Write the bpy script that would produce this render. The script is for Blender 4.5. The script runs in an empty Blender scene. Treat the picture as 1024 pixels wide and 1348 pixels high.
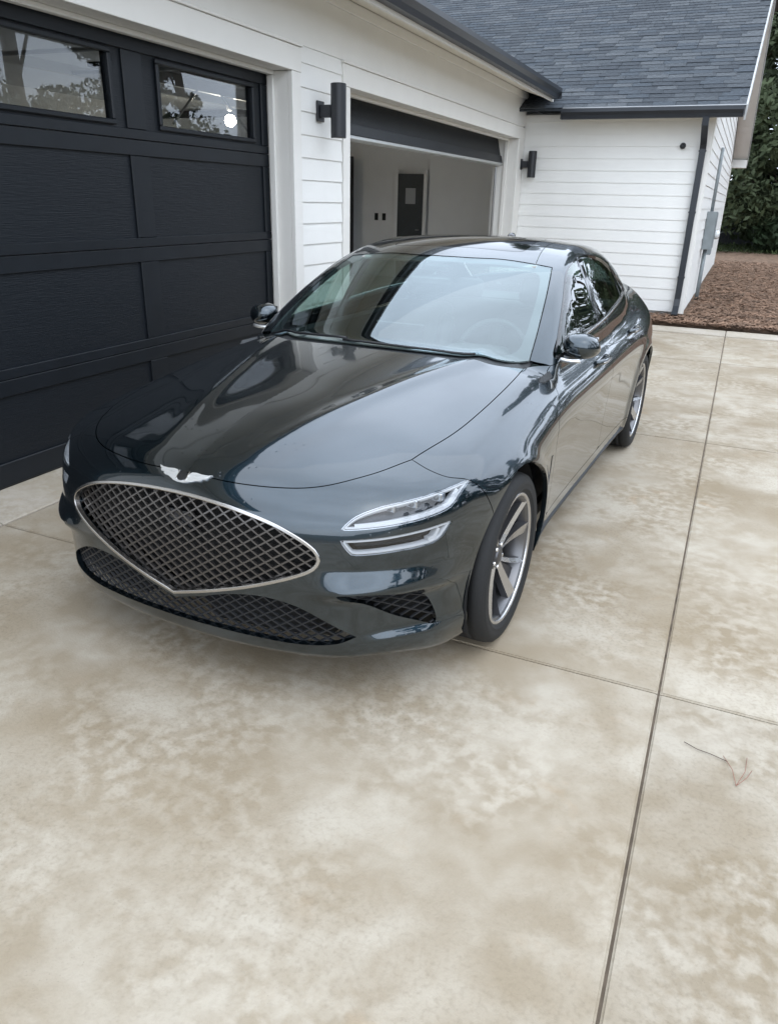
import bpy, bmesh, math, random
import numpy as np
from mathutils import Vector, Matrix
from mathutils.geometry import delaunay_2d_cdt
random.seed(7); RNG=np.random.default_rng(7)
SC=bpy.context.scene
COL=SC.collection

# ------------------------------------------------------------------ camera
cam_d=bpy.data.cameras.new('camera'); cam=bpy.data.objects.new('camera',cam_d); COL.objects.link(cam)
right=Vector((0.91206,0.40932,0.02451)).normalized(); fwd=Vector((-0.36891,0.84517,-0.38677)).normalized()
up=right.cross(fwd).normalized()
cam.matrix_world=Matrix((( right.x,up.x,-fwd.x,1.4837),(right.y,up.y,-fwd.y,-2.5501),(right.z,up.z,-fwd.z,1.5835),(0,0,0,1)))
cam_d.sensor_fit='VERTICAL'; cam_d.sensor_height=36; cam_d.sensor_width=36; cam_d.lens=36*977.3/1348
cam_d.shift_y=-2/1348
cam_d.clip_start=.05; cam_d.clip_end=1500
SC.camera=cam

# ------------------------------------------------------------------ sky, sun, exposure (overcast)
W=bpy.data.worlds.new('World'); SC.world=W; W.use_nodes=True
nt=W.node_tree; bg=nt.nodes['Background']
sky=nt.nodes.new('ShaderNodeTexSky'); sky.sky_type='NISHITA'; sky.sun_disc=False
SUN_EL=math.radians(56); SUN_AZ=math.radians(128)     # azimuth clockwise from +Y
sky.sun_elevation=SUN_EL; sky.sun_rotation=SUN_AZ; sky.air_density=1.0; sky.dust_density=4.0; sky.ozone_density=1.5
hs=nt.nodes.new('ShaderNodeHueSaturation'); hs.inputs['Saturation'].default_value=.5
tc=nt.nodes.new('ShaderNodeTexCoord'); mp=nt.nodes.new('ShaderNodeMapping'); mp.inputs['Scale'].default_value=(1,1,2.2)
nz=nt.nodes.new('ShaderNodeTexNoise'); nz.inputs['Scale'].default_value=2.0; nz.inputs['Detail'].default_value=5
mr=nt.nodes.new('ShaderNodeMapRange'); mr.inputs['From Min'].default_value=.3; mr.inputs['From Max'].default_value=.7
mr.inputs['To Min'].default_value=.82; mr.inputs['To Max'].default_value=1.15
mx=nt.nodes.new('ShaderNodeMix'); mx.data_type='RGBA'; mx.blend_type='MULTIPLY'; mx.inputs['Factor'].default_value=1
# thin bright overcast deck, a little brighter overhead, mixed over the clear-sky texture
veil=nt.nodes.new('ShaderNodeMix'); veil.data_type='RGBA'; veil.inputs['Factor'].default_value=.82
cie=nt.nodes.new('ShaderNodeMix'); cie.data_type='RGBA'
cie.inputs[6].default_value=(8.3,9.35,10.9,1); cie.inputs[7].default_value=(9.5,10.7,12.5,1)
sx=nt.nodes.new('ShaderNodeSeparateXYZ'); nt.links.new(tc.outputs['Generated'],sx.inputs[0]); nt.links.new(sx.outputs['Z'],cie.inputs['Factor']); nt.links.new(cie.outputs[2],veil.inputs[7])
nt.links.new(sky.outputs[0],hs.inputs['Color']); nt.links.new(hs.outputs[0],veil.inputs[6])
nt.links.new(tc.outputs['Generated'],mp.inputs[0]); nt.links.new(mp.outputs[0],nz.inputs['Vector']); nt.links.new(nz.outputs['Fac'],mr.inputs[0])
nt.links.new(veil.outputs[2],mx.inputs[6]); nt.links.new(mr.outputs[0],mx.inputs[7]); nt.links.new(mx.outputs[2],bg.inputs['Color'])
bg.inputs['Strength'].default_value=.135
sun_d=bpy.data.lights.new('sun','SUN'); sun_d.energy=.5; sun_d.angle=math.radians(140); sun_d.color=(1,.97,.92)
sun=bpy.data.objects.new('sun',sun_d); COL.objects.link(sun)
sd=Vector((math.sin(SUN_AZ)*math.cos(SUN_EL),math.cos(SUN_AZ)*math.cos(SUN_EL),math.sin(SUN_EL)))
sun.rotation_euler=(-sd).to_track_quat('-Z','Y').to_euler(); sun.location=sd*30
SC.view_settings.view_transform='Standard'; SC.view_settings.look='None'; SC.view_settings.gamma=1
SC.view_settings.use_curve_mapping=False
SC.view_settings.exposure=.98

# ------------------------------------------------------------------ helpers
def mat(name,col,rough=.5,metal=0,spec=.5,coat=0,coat_r=.03,emit=None,es=1,trans=0,ior=1.45,var=0,vscale=8,bump=0,bscale=60,alpha=1):
    m=bpy.data.materials.new(name); m.use_nodes=True; t=m.node_tree; b=t.nodes['Principled BSDF']
    b.inputs['Base Color'].default_value=(*col,1); b.inputs['Roughness'].default_value=rough; b.inputs['Metallic'].default_value=metal
    b.inputs['Specular IOR Level'].default_value=spec; b.inputs['Coat Weight'].default_value=coat; b.inputs['Coat Roughness'].default_value=coat_r
    b.inputs['IOR'].default_value=ior; b.inputs['Transmission Weight'].default_value=trans
    if emit: b.inputs['Emission Color'].default_value=(*emit,1); b.inputs['Emission Strength'].default_value=es
    if var or bump:
        c=t.nodes.new('ShaderNodeTexCoord')
    if var:
        n=t.nodes.new('ShaderNodeTexNoise'); n.inputs['Scale'].default_value=vscale; n.inputs['Detail'].default_value=6
        r=t.nodes.new('ShaderNodeMapRange'); r.inputs['From Min'].default_value=.3; r.inputs['From Max'].default_value=.7
        r.inputs['To Min'].default_value=1-var; r.inputs['To Max'].default_value=1+var
        x=t.nodes.new('ShaderNodeMix'); x.data_type='RGBA'; x.blend_type='MULTIPLY'; x.inputs['Factor'].default_value=1; x.inputs[6].default_value=(*col,1)
        t.links.new(c.outputs['Object'],n.inputs['Vector']); t.links.new(n.outputs['Fac'],r.inputs[0]); t.links.new(r.outputs[0],x.inputs[7]); t.links.new(x.outputs[2],b.inputs['Base Color'])
    if bump:
        n=t.nodes.new('ShaderNodeTexNoise'); n.inputs['Scale'].default_value=bscale; n.inputs['Detail'].default_value=4
        u=t.nodes.new('ShaderNodeBump'); u.inputs['Strength'].default_value=bump; u.inputs['Distance'].default_value=.01
        t.links.new(c.outputs['Object'],n.inputs['Vector']); t.links.new(n.outputs['Fac'],u.inputs['Height']); t.links.new(u.outputs[0],b.inputs['Normal'])
    return m
def N(m,kind,**kw):
    n=m.node_tree.nodes.new('ShaderNode'+kind)
    for k,v in kw.items():
        if hasattr(n,k): setattr(n,k,v)
        else: n.inputs[k.replace('_',' ')].default_value=v
    return n
def L(m,a,b): m.node_tree.links.new(a,b)
def tag(o,label=None,cat=None,group=None,kind=None):
    if label: o['label']=label
    if cat: o['category']=cat
    if group: o['group']=group
    if kind: o['kind']=kind
    return o
def empty(name,loc=(0,0,0),rz=0,parent=None,**k):
    o=bpy.data.objects.new(name,None); COL.objects.link(o); o.location=loc; o.rotation_euler=(0,0,rz); o.parent=parent; o.empty_display_size=.2
    return tag(o,**k)
def link(name,me,m=None,parent=None,loc=None,**k):
    o=bpy.data.objects.new(name,me); COL.objects.link(o); o.parent=parent
    if m is not None and len(me.materials)==0:
        for q in (m if isinstance(m,(list,tuple)) else [m]): me.materials.append(q)
    if loc is not None: o.location=loc
    return tag(o,**k)
def mesh(name,V,F,smooth=False):
    me=bpy.data.meshes.new(name); me.from_pydata([tuple(map(float,v)) for v in V],[],[tuple(int(i) for i in f) for f in F]); me.update()
    if smooth: me.shade_smooth()
    return me
class MB:
    """collects shapes into one mesh"""
    def __init__(s): s.b=bmesh.new(); s.mi=0
    def box(s,x0,x1,y0,y1,z0,z1,bev=0,rot=None,piv=None):
        r=bmesh.ops.create_cube(s.b,size=1); vs=r['verts']
        c=Vector(((x0+x1)/2,(y0+y1)/2,(z0+z1)/2))
        for v in vs: v.co=Vector((v.co.x*(x1-x0),v.co.y*(y1-y0),v.co.z*(z1-z0)))+c
        if bev>0:
            es=list({e for v in vs for e in v.link_edges})
            r=bmesh.ops.bevel(s.b,geom=es,offset=bev,segments=2 if bev>.02 else 1,affect='EDGES',profile=.5); vs=list({v for f in r['faces'] for v in f.verts}|{v for v in vs if v.is_valid})
        if rot is not None:
            p=Vector(piv) if piv is not None else c
            for v in vs: v.co=rot@(v.co-p)+p
        for f in {f for v in vs for f in v.link_faces}: f.material_index=s.mi
        return s
    def tube(s,pts,r,n=8,closed=False,cap=True):
        P=[Vector(p) for p in pts]; k=len(P); R=r if isinstance(r,(list,tuple)) else [r]*k
        rings=[]; u=None
        for i in range(k):
            a=P[(i-1)%k] if (closed or i>0) else P[i]; b=P[(i+1)%k] if (closed or i<k-1) else P[i]
            t=(b-a).normalized()
            if u is None: u=t.orthogonal().normalized()
            u=(u-t*u.dot(t)).normalized(); w=t.cross(u)
            rings.append([s.b.verts.new(P[i]+(u*math.cos(j*2*math.pi/n)+w*math.sin(j*2*math.pi/n))*R[i]) for j in range(n)])
        for i in range(k if closed else k-1):
            A=rings[i];B=rings[(i+1)%k]
            for j in range(n):
                f=s.b.faces.new((A[j],A[(j+1)%n],B[(j+1)%n],B[j])); f.smooth=True; f.material_index=s.mi
        if cap and not closed:
            f=s.b.faces.new(rings[0][::-1]); f.material_index=s.mi; f=s.b.faces.new(rings[-1]); f.material_index=s.mi
        return s
    def lathe(s,prof,axis='x',n=48,closed=False,c=(0,0,0)):
        """prof: list of (a along axis, r)"""
        rings=[]
        for a,r in prof:
            ring=[]
            for j in range(n):
                t=j*2*math.pi/n; q=(r*math.cos(t),r*math.sin(t))
                co={'x':(a,q[0],q[1]),'y':(q[1],a,q[0]),'z':(q[0],q[1],a)}[axis]
                ring.append(s.b.verts.new((co[0]+c[0],co[1]+c[1],co[2]+c[2])))
            rings.append(ring)
        m=len(prof)
        for i in range(m if closed else m-1):
            A=rings[i];B=rings[(i+1)%m]
            for j in range(n):
                f=s.b.faces.new((A[j],A[(j+1)%n],B[(j+1)%n],B[j])); f.smooth=True; f.material_index=s.mi
        if not closed:
            for ring in (rings[0],rings[-1]):
                f=s.b.faces.new(ring); f.material_index=s.mi
        return s
    def poly(s,vs,sm=False):
        f=s.b.faces.new([s.b.verts.new(v) for v in vs]); f.smooth=sm; f.material_index=s.mi; return s
    def prism(s,pts,a0,a1,axis='x'):
        def co(a,p): return {'x':(a,p[0],p[1]),'y':(p[0],a,p[1]),'z':(p[0],p[1],a)}[axis]
        A=[s.b.verts.new(co(a0,p)) for p in pts]; B=[s.b.verts.new(co(a1,p)) for p in pts]; n=len(pts)
        for i in range(n):
            f=s.b.faces.new((A[i],A[(i+1)%n],B[(i+1)%n],B[i])); f.material_index=s.mi
        for g in (A[::-1],B): f=s.b.faces.new(g); f.material_index=s.mi
        return s
    def build(s,name,m=None,parent=None,angle=None,**k):
        bmesh.ops.recalc_face_normals(s.b,faces=s.b.faces)
        me=bpy.data.meshes.new(name); s.b.to_mesh(me); s.b.free()
        if angle is not None:
            me.shade_smooth(); me.set_sharp_from_angle(angle=math.radians(angle))
        return link(name,me,m,parent,**k)
def copy_tree(o,parent=None,loc=None,label=None):
    c=o.copy(); COL.objects.link(c); c.parent=parent
    if loc is not None: c.location=loc
    if label: c['label']=label
    for ch in list(o.children): copy_tree(ch,c)
    return c
import numpy as np
# ------------------------------------------------------------------ car body surface (car frame: x to its left, y to its rear, z up, origin under front axle)
def _cr(xk,yk,x):
    """smooth (monotone-ish Hermite) interpolation, linear extrapolation; yk may be 2-D (n,m)"""
    xk=np.asarray(xk,float); yk=np.asarray(yk,float); x=np.asarray(x,float)
    h=np.diff(xk); d=np.diff(yk,axis=0)/(h if yk.ndim==1 else h[:,None])
    m=np.empty_like(yk); m[0]=d[0]; m[-1]=d[-1]
    w=h[1:]/(h[1:]+h[:-1])
    m[1:-1]=(d[:-1].T*w+d[1:].T*(1-w)).T
    i=np.clip(np.searchsorted(xk,x)-1,0,len(xk)-2)
    t=(x-xk[i])/h[i]; tl=np.clip(t,0,1)
    e=(lambda a:a[...,None]) if yk.ndim==2 else (lambda a:a)
    T=e(tl); H=e(h[i])
    r=(2*T**3-3*T**2+1)*yk[i]+(T**3-2*T**2+T)*H*m[i]+(-2*T**3+3*T**2)*yk[i+1]+(T**3-T**2)*H*m[i+1]
    r=r+np.where(e(t)<0,e(t)*H*m[i],0)+np.where(e(t)>1,(e(t)-1)*H*m[i+1],0)
    return r
# lower body half width table
WY=[-.85,-.5,-.2,0,.3,.6,1.0,1.5,2.0,2.5,2.835,3.3,3.8]
WZ=[.10,.25,.45,.65,.78,.88,.97,1.06]
WT=np.array([
#  .10   .25   .45   .65   .78   .88   .97  1.06
[.780, .825, .850, .830, .790, .740, .66, .56],
[.805, .848, .875, .872, .840, .780, .69, .58],
[.815, .870, .905, .905, .875, .815, .72, .60],
[.825, .890, .922, .918, .890, .832, .74, .62],
[.850, .895, .915, .915, .897, .855, .77, .65],
[.845, .872, .893, .903, .900, .870, .80, .69],
[.845, .868, .884, .898, .902, .882, .83, .73],
[.847, .872, .886, .900, .906, .888, .845,.75],
[.850, .876, .890, .903, .908, .892, .85, .76],
[.852, .888, .906, .912, .910, .890, .845,.76],
[.850, .900, .923, .925, .912, .882, .83, .75],
[.835, .880, .895, .893, .875, .832, .755, .67],
[.780, .810, .815, .808, .785, .745, .68, .59]])
def Wf(y,z):
    y=np.asarray(y,float); z=np.asarray(z,float)
    rows=_cr(WY,WT,y)                       # (...,8)
    zk=np.asarray(WZ); sh=np.broadcast_shapes(y.shape,z.shape)
    rows=np.broadcast_to(rows,sh+(8,)); z=np.broadcast_to(z,sh)
    h=np.diff(zk); d=np.diff(rows,axis=-1)/h
    m=np.empty(rows.shape); m[...,0]=d[...,0]; m[...,-1]=d[...,-1]
    w=h[1:]/(h[1:]+h[:-1]); m[...,1:-1]=d[...,:-1]*w+d[...,1:]*(1-w)
    i=np.clip(np.searchsorted(zk,z)-1,0,len(zk)-2); t=(z-zk[i])/h[i]; T=np.clip(t,0,1); H=h[i]
    g=lambda A,k: np.take_along_axis(A,k[...,None],-1)[...,0]
    y0,y1,m0,m1=g(rows,i),g(rows,i+1),g(m,i),g(m,i+1)
    r=(2*T**3-3*T**2+1)*y0+(T**3-2*T**2+T)*H*m0+(-2*T**3+3*T**2)*y1+(T**3-T**2)*H*m1
    r=r+np.where(t<0,t*H*m0,0)+np.where(t>1,(t-1)*H*m1,0)
    # wheel arch flare
    for wy in (0.,2.835):
        rr=np.hypot(y-wy,z-.335)
        r=r+.014*np.exp(-((rr-.375)/.045)**2)*(z>.05)
    return r
FZ=[.10,.16,.24,.36,.48,.58,.66,.72,.77,.82,.90]
FV=[-.785,-.812,-.834,-.844,-.840,-.830,-.814,-.792,-.765,-.722,-.62]
DX=[0,.15,.3,.42,.52,.62,.71,.79,.85,.90,.94]
DV=[0,.005,.022,.046,.078,.124,.198,.305,.43,.59,.80]
def _sg(t): return 1/(1+np.exp(-np.clip(t,-30,30)))
def Ff(x,z):
    x=np.abs(x); r=_cr(FZ,FV,z)+_cr(DX,DV,x)*(1+0*z)
    win=_sg((x-.55)/.03)*_sg((.845-x)/.010)
    zc=.535-.10*np.clip((x-.70),0,1)
    ramp=np.clip((zc-z)/.080,0,1); ramp=ramp*ramp*(3-2*ramp)*.35+ramp*.65
    r=r-.040*ramp*_sg((z-.435)/.008)*win                      # blade over the corner vent
    r=r+.045*_sg((.43-z)/.018)*_sg((x-.63)/.03)*_sg((.80-x)/.02)   # flank of the nose falls back under it
    r=r-.030*_sg((.285-z)/.008)*_sg((x-.64)/.025)*_sg((z-.2)/.02)  # step below it
    return r
RZ=[.10,.25,.5,.75,.95,1.02,1.08]
RV=[3.70,3.80,3.84,3.83,3.82,3.83,3.80]
def Rf(x,z):
    x=np.abs(x); return _cr(RZ,RV,z)-_cr([0,.3,.5,.65,.75,.83,.9],[0,.02,.06,.13,.22,.36,.6],x)
HY=[-.9,-.80,-.72,-.6,-.4,0,.3,.6,1.0,2.0,2.8,3.2,3.5,3.75,3.85]
HV=[.69,.735,.77,.812,.862,.922,.957,.982,.99,1.02,1.04,1.055,1.068,1.075,1.07]
HX=[0,.2,.4,.55,.65,.75,.85,.95]
HC=[0,.003,.015,.036,.058,.088,.135,.215]
def Hf(x,y):
    x=np.abs(x); h=_cr(HY,HV,y)-_cr(HX,HC,x)
    # bonnet power creases: a low raised spine each side
    f=np.clip((y+.75)/.9,0,1)*np.clip((1.2-y)/.5,0,1)
    xc=.16+.30*np.clip((y+.68)/1.05,0,1.15)
    h=h+f*.0125*np.exp(-((x-xc)/.048)**2)
    return h
TY=[.35,.50,.60,.80,1.0,1.2,1.36,1.5,1.65,1.85,2.2,2.6,3.0,3.35,3.55,3.75]
TV=[.86,.945,1.0,1.098,1.185,1.262,1.316,1.352,1.378,1.397,1.392,1.345,1.24,1.118,1.05,.97]
def Tf(x,y):
    x=np.abs(x); b=np.clip((1.9-y)/1.3,0,1); sh=.20*b*(x/.7)**2-.12*np.clip((y-2.4)/.8,0,1)*(x/.6)**2*-1*-1
    return _cr(TY,TV,y-sh)-.030*(x/.55)**2
CZ=[.90,.97,1.05,1.15,1.25,1.33,1.40]
CY_=[.5,.9,1.4,2.0,2.5,3.0,3.4]
CV=np.array([
[.785,.765,.735,.695,.650,.60,.54],
[.795,.778,.748,.704,.655,.605,.54],
[.805,.788,.757,.709,.658,.608,.54],
[.808,.792,.760,.710,.657,.606,.54],
[.79,.770,.732,.680,.624,.572,.51],
[.735,.712,.672,.618,.560,.507,.44],
[.66,.635,.592,.538,.485,.435,.38]])
def Cf(y,z):
    rows=_cr(CY_,CV,y); zk=np.array(CZ)
    h=np.diff(zk); z=np.broadcast_to(z,rows.shape[:-1])
    d=np.diff(rows,axis=-1)/h; m=np.empty(rows.shape); m[...,0]=d[...,0]; m[...,-1]=d[...,-1]; m[...,1:-1]=.5*(d[...,:-1]+d[...,1:])
    i=np.clip(np.searchsorted(zk,z)-1,0,len(zk)-2); t=(z-zk[i])/h[i];T=np.clip(t,0,1);H=h[i]
    g=lambda A,k: np.take_along_axis(A,k[...,None],-1)[...,0]
    y0,y1,m0,m1=g(rows,i),g(rows,i+1),g(m,i),g(m,i+1)
    r=(2*T**3-3*T**2+1)*y0+(T**3-2*T**2+T)*H*m0+(-2*T**3+3*T**2)*y1+(T**3-T**2)*H*m1
    return r+np.where(t<0,t*H*m0,0)+np.where(t>1,(t-1)*H*m1,0)
def smax(a,b,k):
    h=np.clip(.5+.5*(a-b)/k,0,1); return b+(a-b)*h+k*h*(1-h)
def smin(a,b,k): return -smax(-a,-b,k)
def gauss(u): return np.exp(-u*u)
def field(P):
    x,y,z=np.abs(P[...,0]),P[...,1],P[...,2]
    side=x-Wf(y,z)
    front=(Ff(x,z)-y)*.8
    top=(z-Hf(x,y))*.93
    rear=(y-Rf(x,z))*.8
    b=smax(side,top,.10)
    b=smax(b,front,.07)
    b=smax(b,rear,.10)
    b=smax(b,.198-.034*gauss((y+.40)/.16)*_sg((x-.6)/.05)-z,.03)
    ct=(z-Tf(x,y))*.88; cs=(x-Cf(y,z))*.92
    cab=smax(ct,cs-.012,.050)
    cab=smax(cab,.85-z,.01)
    return smin(b,cab,.018)
def grad(P,e=1e-4):
    g=np.stack([(field(P+np.eye(3)[k]*e)-field(P-np.eye(3)[k]*e)) for k in range(3)],-1)
    return g/np.maximum(np.linalg.norm(g,axis=-1,keepdims=True),1e-9)
def cast(O,D,t0,t1,n=90,f=field):
    """first sign change (outside->inside) marching from t0 to t1; O,D (...,3)"""
    O=np.asarray(O,float).reshape(-1,3); D=np.asarray(D,float).reshape(-1,3)
    lo=np.full(len(O),t0,float); hi=np.full(len(O),np.nan)
    prev=f(O+D*t0); found=np.zeros(len(O),bool)
    ts=np.linspace(t0,t1,n)
    for a,bb in zip(ts[:-1],ts[1:]):
        if found.all(): break
        k=~found; v=f(O[k]+D[k]*bb); idx=np.where(k)[0]; s=v<0
        lo[idx[s]]=a; hi[idx[s]]=bb; found[idx[s]]=True
    hi[~found]=t1; lo[~found]=t1
    for _ in range(22):
        mid=.5*(lo+hi); v=f(O+D*mid[:,None]); ins=v<0
        hi=np.where(ins,mid,hi); lo=np.where(ins,lo,mid)
    return O+D*hi[:,None],found
# ------------------------------------------------------------------ panel mesher: curves and patches laid on the body surface
def samp(pts,step=.02,closed=False,lin=False):
    P=np.array(pts,float); n=len(P); out=[]
    segs=n if closed else n-1
    for i in range(segs):
        p1=P[i]; p2=P[(i+1)%n]; k=max(1,int(np.linalg.norm(p2-p1)/step+.5))
        if lin: m1=m2=p2-p1
        else:
            p0=P[(i-1)%n] if (closed or i>0) else p1-(p2-p1); p3=P[(i+2)%n] if (closed or i<n-2) else p2+(p2-p1)
            d=np.linalg.norm(p2-p1)
            m1=(p2-p0)/(np.linalg.norm(p2-p1)+np.linalg.norm(p1-p0)+1e-9)*d; m2=(p3-p1)/(np.linalg.norm(p3-p2)+np.linalg.norm(p2-p1)+1e-9)*d
        for j in range(k):
            t=j/k; out.append((2*t**3-3*t**2+1)*p1+(t**3-2*t**2+t)*m1+(-2*t**3+3*t**2)*p2+(t**3-t**2)*m2)
    if not closed: out.append(P[-1])
    return np.array(out)
class Chart:
    def __init__(s,kind): s.k=kind
    def inv(s,P):
        x,y,z=P[:,0],P[:,1],P[:,2]
        if s.k=='side': return np.stack([y,np.arctan2(z-.45,x)*.8],-1)
        if s.k=='top': return np.stack([x,y],-1)
        if s.k=='front': return np.stack([np.arctan2(x,.2-y)*.8,z],-1)
        if s.k=='rear': return np.stack([np.arctan2(x,y-2.8)*.8,z],-1)
        if s.k=='fxz': return np.stack([x,z],-1)
        if s.k=='syz': return np.stack([y,z],-1)
    def fwd(s,Q,off=0.):
        u,v=Q[:,0],Q[:,1]; o=np.zeros_like(u)
        if s.k=='side': D=-np.stack([np.cos(v/.8),o,np.sin(v/.8)],-1); O=np.stack([o,u,o+.45],-1)-D*1.3; T=1.25
        elif s.k=='top': O=np.stack([u,v,o+1.7],-1); D=np.stack([o,o,o-1],-1); T=1.6
        elif s.k=='front': D=-np.stack([np.sin(u/.8),-np.cos(u/.8),o],-1); O=np.stack([o,o+.2,v],-1)-D*1.5; T=1.45
        elif s.k=='rear': D=-np.stack([np.sin(u/.8),np.cos(u/.8),o],-1); O=np.stack([o,o+2.8,v],-1)-D*1.5; T=1.45
        elif s.k=='fxz': O=np.stack([u,o-1.2,v],-1); D=np.stack([o,o+1,o],-1); T=1.6
        elif s.k=='syz': O=np.stack([o+1.3,u,v],-1); D=np.stack([o-1,o,o],-1); T=1.2
        P,ok=cast(O,D,0,T,n=70,f=(lambda X: field(X)+off))
        return P
def pip(Q,poly):
    x,y=Q[:,0],Q[:,1]; ins=np.zeros(len(Q),bool); n=len(poly)
    for i in range(n):
        a=poly[i]; b=poly[i-1]
        c=((a[1]>y)!=(b[1]>y)); 
        with np.errstate(divide='ignore',invalid='ignore'): xx=(b[0]-a[0])*(y-a[1])/(b[1]-a[1]+1e-15)+a[0]
        ins^=c&(x<xx)
    return ins
def inset(P3,ch,gap):
    """pull a closed outline inwards on the surface by gap"""
    P=ch.fwd(ch.inv(P3)); n=grad(P); t=np.roll(P,-1,0)-np.roll(P,1,0); t/=np.maximum(np.linalg.norm(t,axis=1,keepdims=True),1e-9)
    d=np.cross(n,t); Q=ch.inv(P); A=.5*np.sum(Q[:,0]*np.roll(Q[:,1],-1)-np.roll(Q[:,0],-1)*Q[:,1])
    R=P+d*gap; R2=P-d*gap
    def area(X): q=ch.inv(X); return abs(.5*np.sum(q[:,0]*np.roll(q[:,1],-1)-np.roll(q[:,0],-1)*q[:,1]))
    return (R if (area(R)<area(R2))==(gap>0) else R2) if gap!=0 else P
def make_panel(name,ch,outline,m,parent,holes=(),res=.03,thick=.012,gap=.0018,off=0.,mirror=False,both=True,hgap=0.,extra=None,**k):
    """patch of the body surface inside outline, with rims; both=True builds the mirrored twin too"""
    ol=ch.inv(inset(outline,ch,gap)); hs=[ch.inv(inset(h,ch,hgap)) if hgap else ch.inv(h) for h in holes]
    lo=ol.min(0); hi=ol.max(0)
    gx=np.arange(lo[0]+res*.5,hi[0],res); gy=np.arange(lo[1]+res*.5,hi[1],res*.866)
    G=np.array([(a+(res*.5 if j%2 else 0),b) for j,b in enumerate(gy) for a in gx])
    if extra is not None: G=np.concatenate([G,extra])
    B=np.concatenate([ol]+hs)
    keep=pip(G,ol)
    for h in hs: keep&=~pip(G,h)
    G=G[keep]
    if len(G):
        far=np.ones(len(G),bool)
        for i in range(0,len(G),2000):
            d=((G[i:i+2000,None]-B[None])**2).sum(-1).min(1); far[i:i+2000]=d>(.45*res)**2
        G=G[far]
    pts=[];edges=[]
    for loop in [ol]+hs:
        s0=len(pts); n=len(loop); pts+=[Vector((float(a),float(b))) for a,b in loop]; edges+=[(s0+i,s0+(i+1)%n) for i in range(n)]
    pts+=[Vector((float(a),float(b))) for a,b in G]
    vo,eo,fo,_,_,_=delaunay_2d_cdt(pts,edges,[],0,1e-7)
    Q=np.array([(v.x,v.y) for v in vo]); F=np.array([f for f in fo if len(f)==3])
    cen=Q[F].mean(1); kp=pip(cen,ol)
    for h in hs: kp&=~pip(cen,h)
    F=F[kp]
    P=ch.fwd(Q,off); NN=grad(P)
    fn=np.cross(P[F[:,1]]-P[F[:,0]],P[F[:,2]]-P[F[:,0]]); flip=(fn*NN[F].mean(1)).sum(1)<0
    F[flip]=F[flip][:,::-1]
    used=np.unique(F); mp=-np.ones(len(Q),int); mp[used]=np.arange(len(used)); P=P[used]; NN=NN[used]; F=mp[F]
    # boundary
    cnt={}
    for f in F:
        for a,b in ((f[0],f[1]),(f[1],f[2]),(f[2],f[0])): cnt[(a,b)]=1
    be=[(a,b) for a,b in cnt if (b,a) not in cnt]
    V=list(P); faces=[tuple(f) for f in F]; ln=[NN[i] for f in F for i in f]
    if thick>0:
        idx={}
        def dup(i):
            if i not in idx: idx[i]=len(V); V.append(P[i]); V.append(P[i]-NN[i]*thick)
            return idx[i]
        for a,b in be:
            ia,ib=dup(a),dup(b); faces.append((ib,ia,ia+1,ib+1))
            q=np.cross(V[ia]-V[ib],V[ia+1]-V[ib]); q=q/max(np.linalg.norm(q),1e-9)
            ln+= [q]*4
    out=[]
    for sg in ((1,-1) if both else (1,)):
        VV=np.array(V)*[sg,1,1]; FF=faces; LN=np.array(ln)*[sg,1,1]
        if sg<0:
            FF=[f[::-1] for f in faces]; LN2=[];p=0
            for f in faces:
                LN2+=list(LN[p:p+len(f)][::-1]); p+=len(f)
            LN=np.array(LN2)
        me=mesh(name,VV,FF,True)
        me.normals_split_custom_set([tuple(map(float,v)) for v in LN])
        out.append(link(name,me,m,parent,**k))
    return out
def sweep(P,NR,prof,closed=False,flip=1):
    """sweep a closed 2-D profile (side,out) along P with surface normals NR -> verts, faces"""
    P=np.array(P); n=len(P); T=np.roll(P,-1,0)-np.roll(P,1,0)
    if not closed: T[0]=P[1]-P[0]; T[-1]=P[-1]-P[-2]
    T/=np.maximum(np.linalg.norm(T,axis=1,keepdims=True),1e-9); S=np.cross(T,NR); S/=np.maximum(np.linalg.norm(S,axis=1,keepdims=True),1e-9)
    V=[];F=[];m=len(prof)
    for i in range(n):
        for a,b in prof: V.append(P[i]+S[i]*a+NR[i]*b)
    for i in range(n if closed else n-1):
        j=(i+1)%n
        for q in range(m): F.append((i*m+q,i*m+(q+1)%m,j*m+(q+1)%m,j*m+q))
    if not closed: F.append(tuple(range(m))[::-1]); F.append(tuple((n-1)*m+q for q in range(m)))
    return V,F
def sweep_obj(name,P,m,parent,prof,closed=False,both=False,off=0,ch=None,angle=40,**k):
    if ch is not None: P=ch.fwd(ch.inv(np.array(P)),off)
    NR=grad(P); res=[]
    V,F=sweep(P,NR,prof,closed)
    for sg in ((1,-1) if both else (1,)):
        b=bmesh.new(); vs=[b.verts.new((v[0]*sg,v[1],v[2])) for v in V]
        for f in F:
            try: q=b.faces.new([vs[i] for i in f]); q.smooth=True
            except ValueError: pass
        bmesh.ops.recalc_face_normals(b,faces=b.faces)
        me=bpy.data.meshes.new(name); b.to_mesh(me); b.free()
        if angle: me.set_sharp_from_angle(angle=math.radians(angle))
        res.append(link(name,me,m,parent,**k))
    return res
def mirror_mesh(o,name=None):
    me=o.data.copy(); n=len(me.vertices); co=np.empty(n*3); me.vertices.foreach_get('co',co); co=co.reshape(-1,3)*[-1,1,1]; me.vertices.foreach_set('co',co.ravel()); me.flip_normals(); me.update()
    c=o.copy(); c.data=me; COL.objects.link(c); return c

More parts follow.
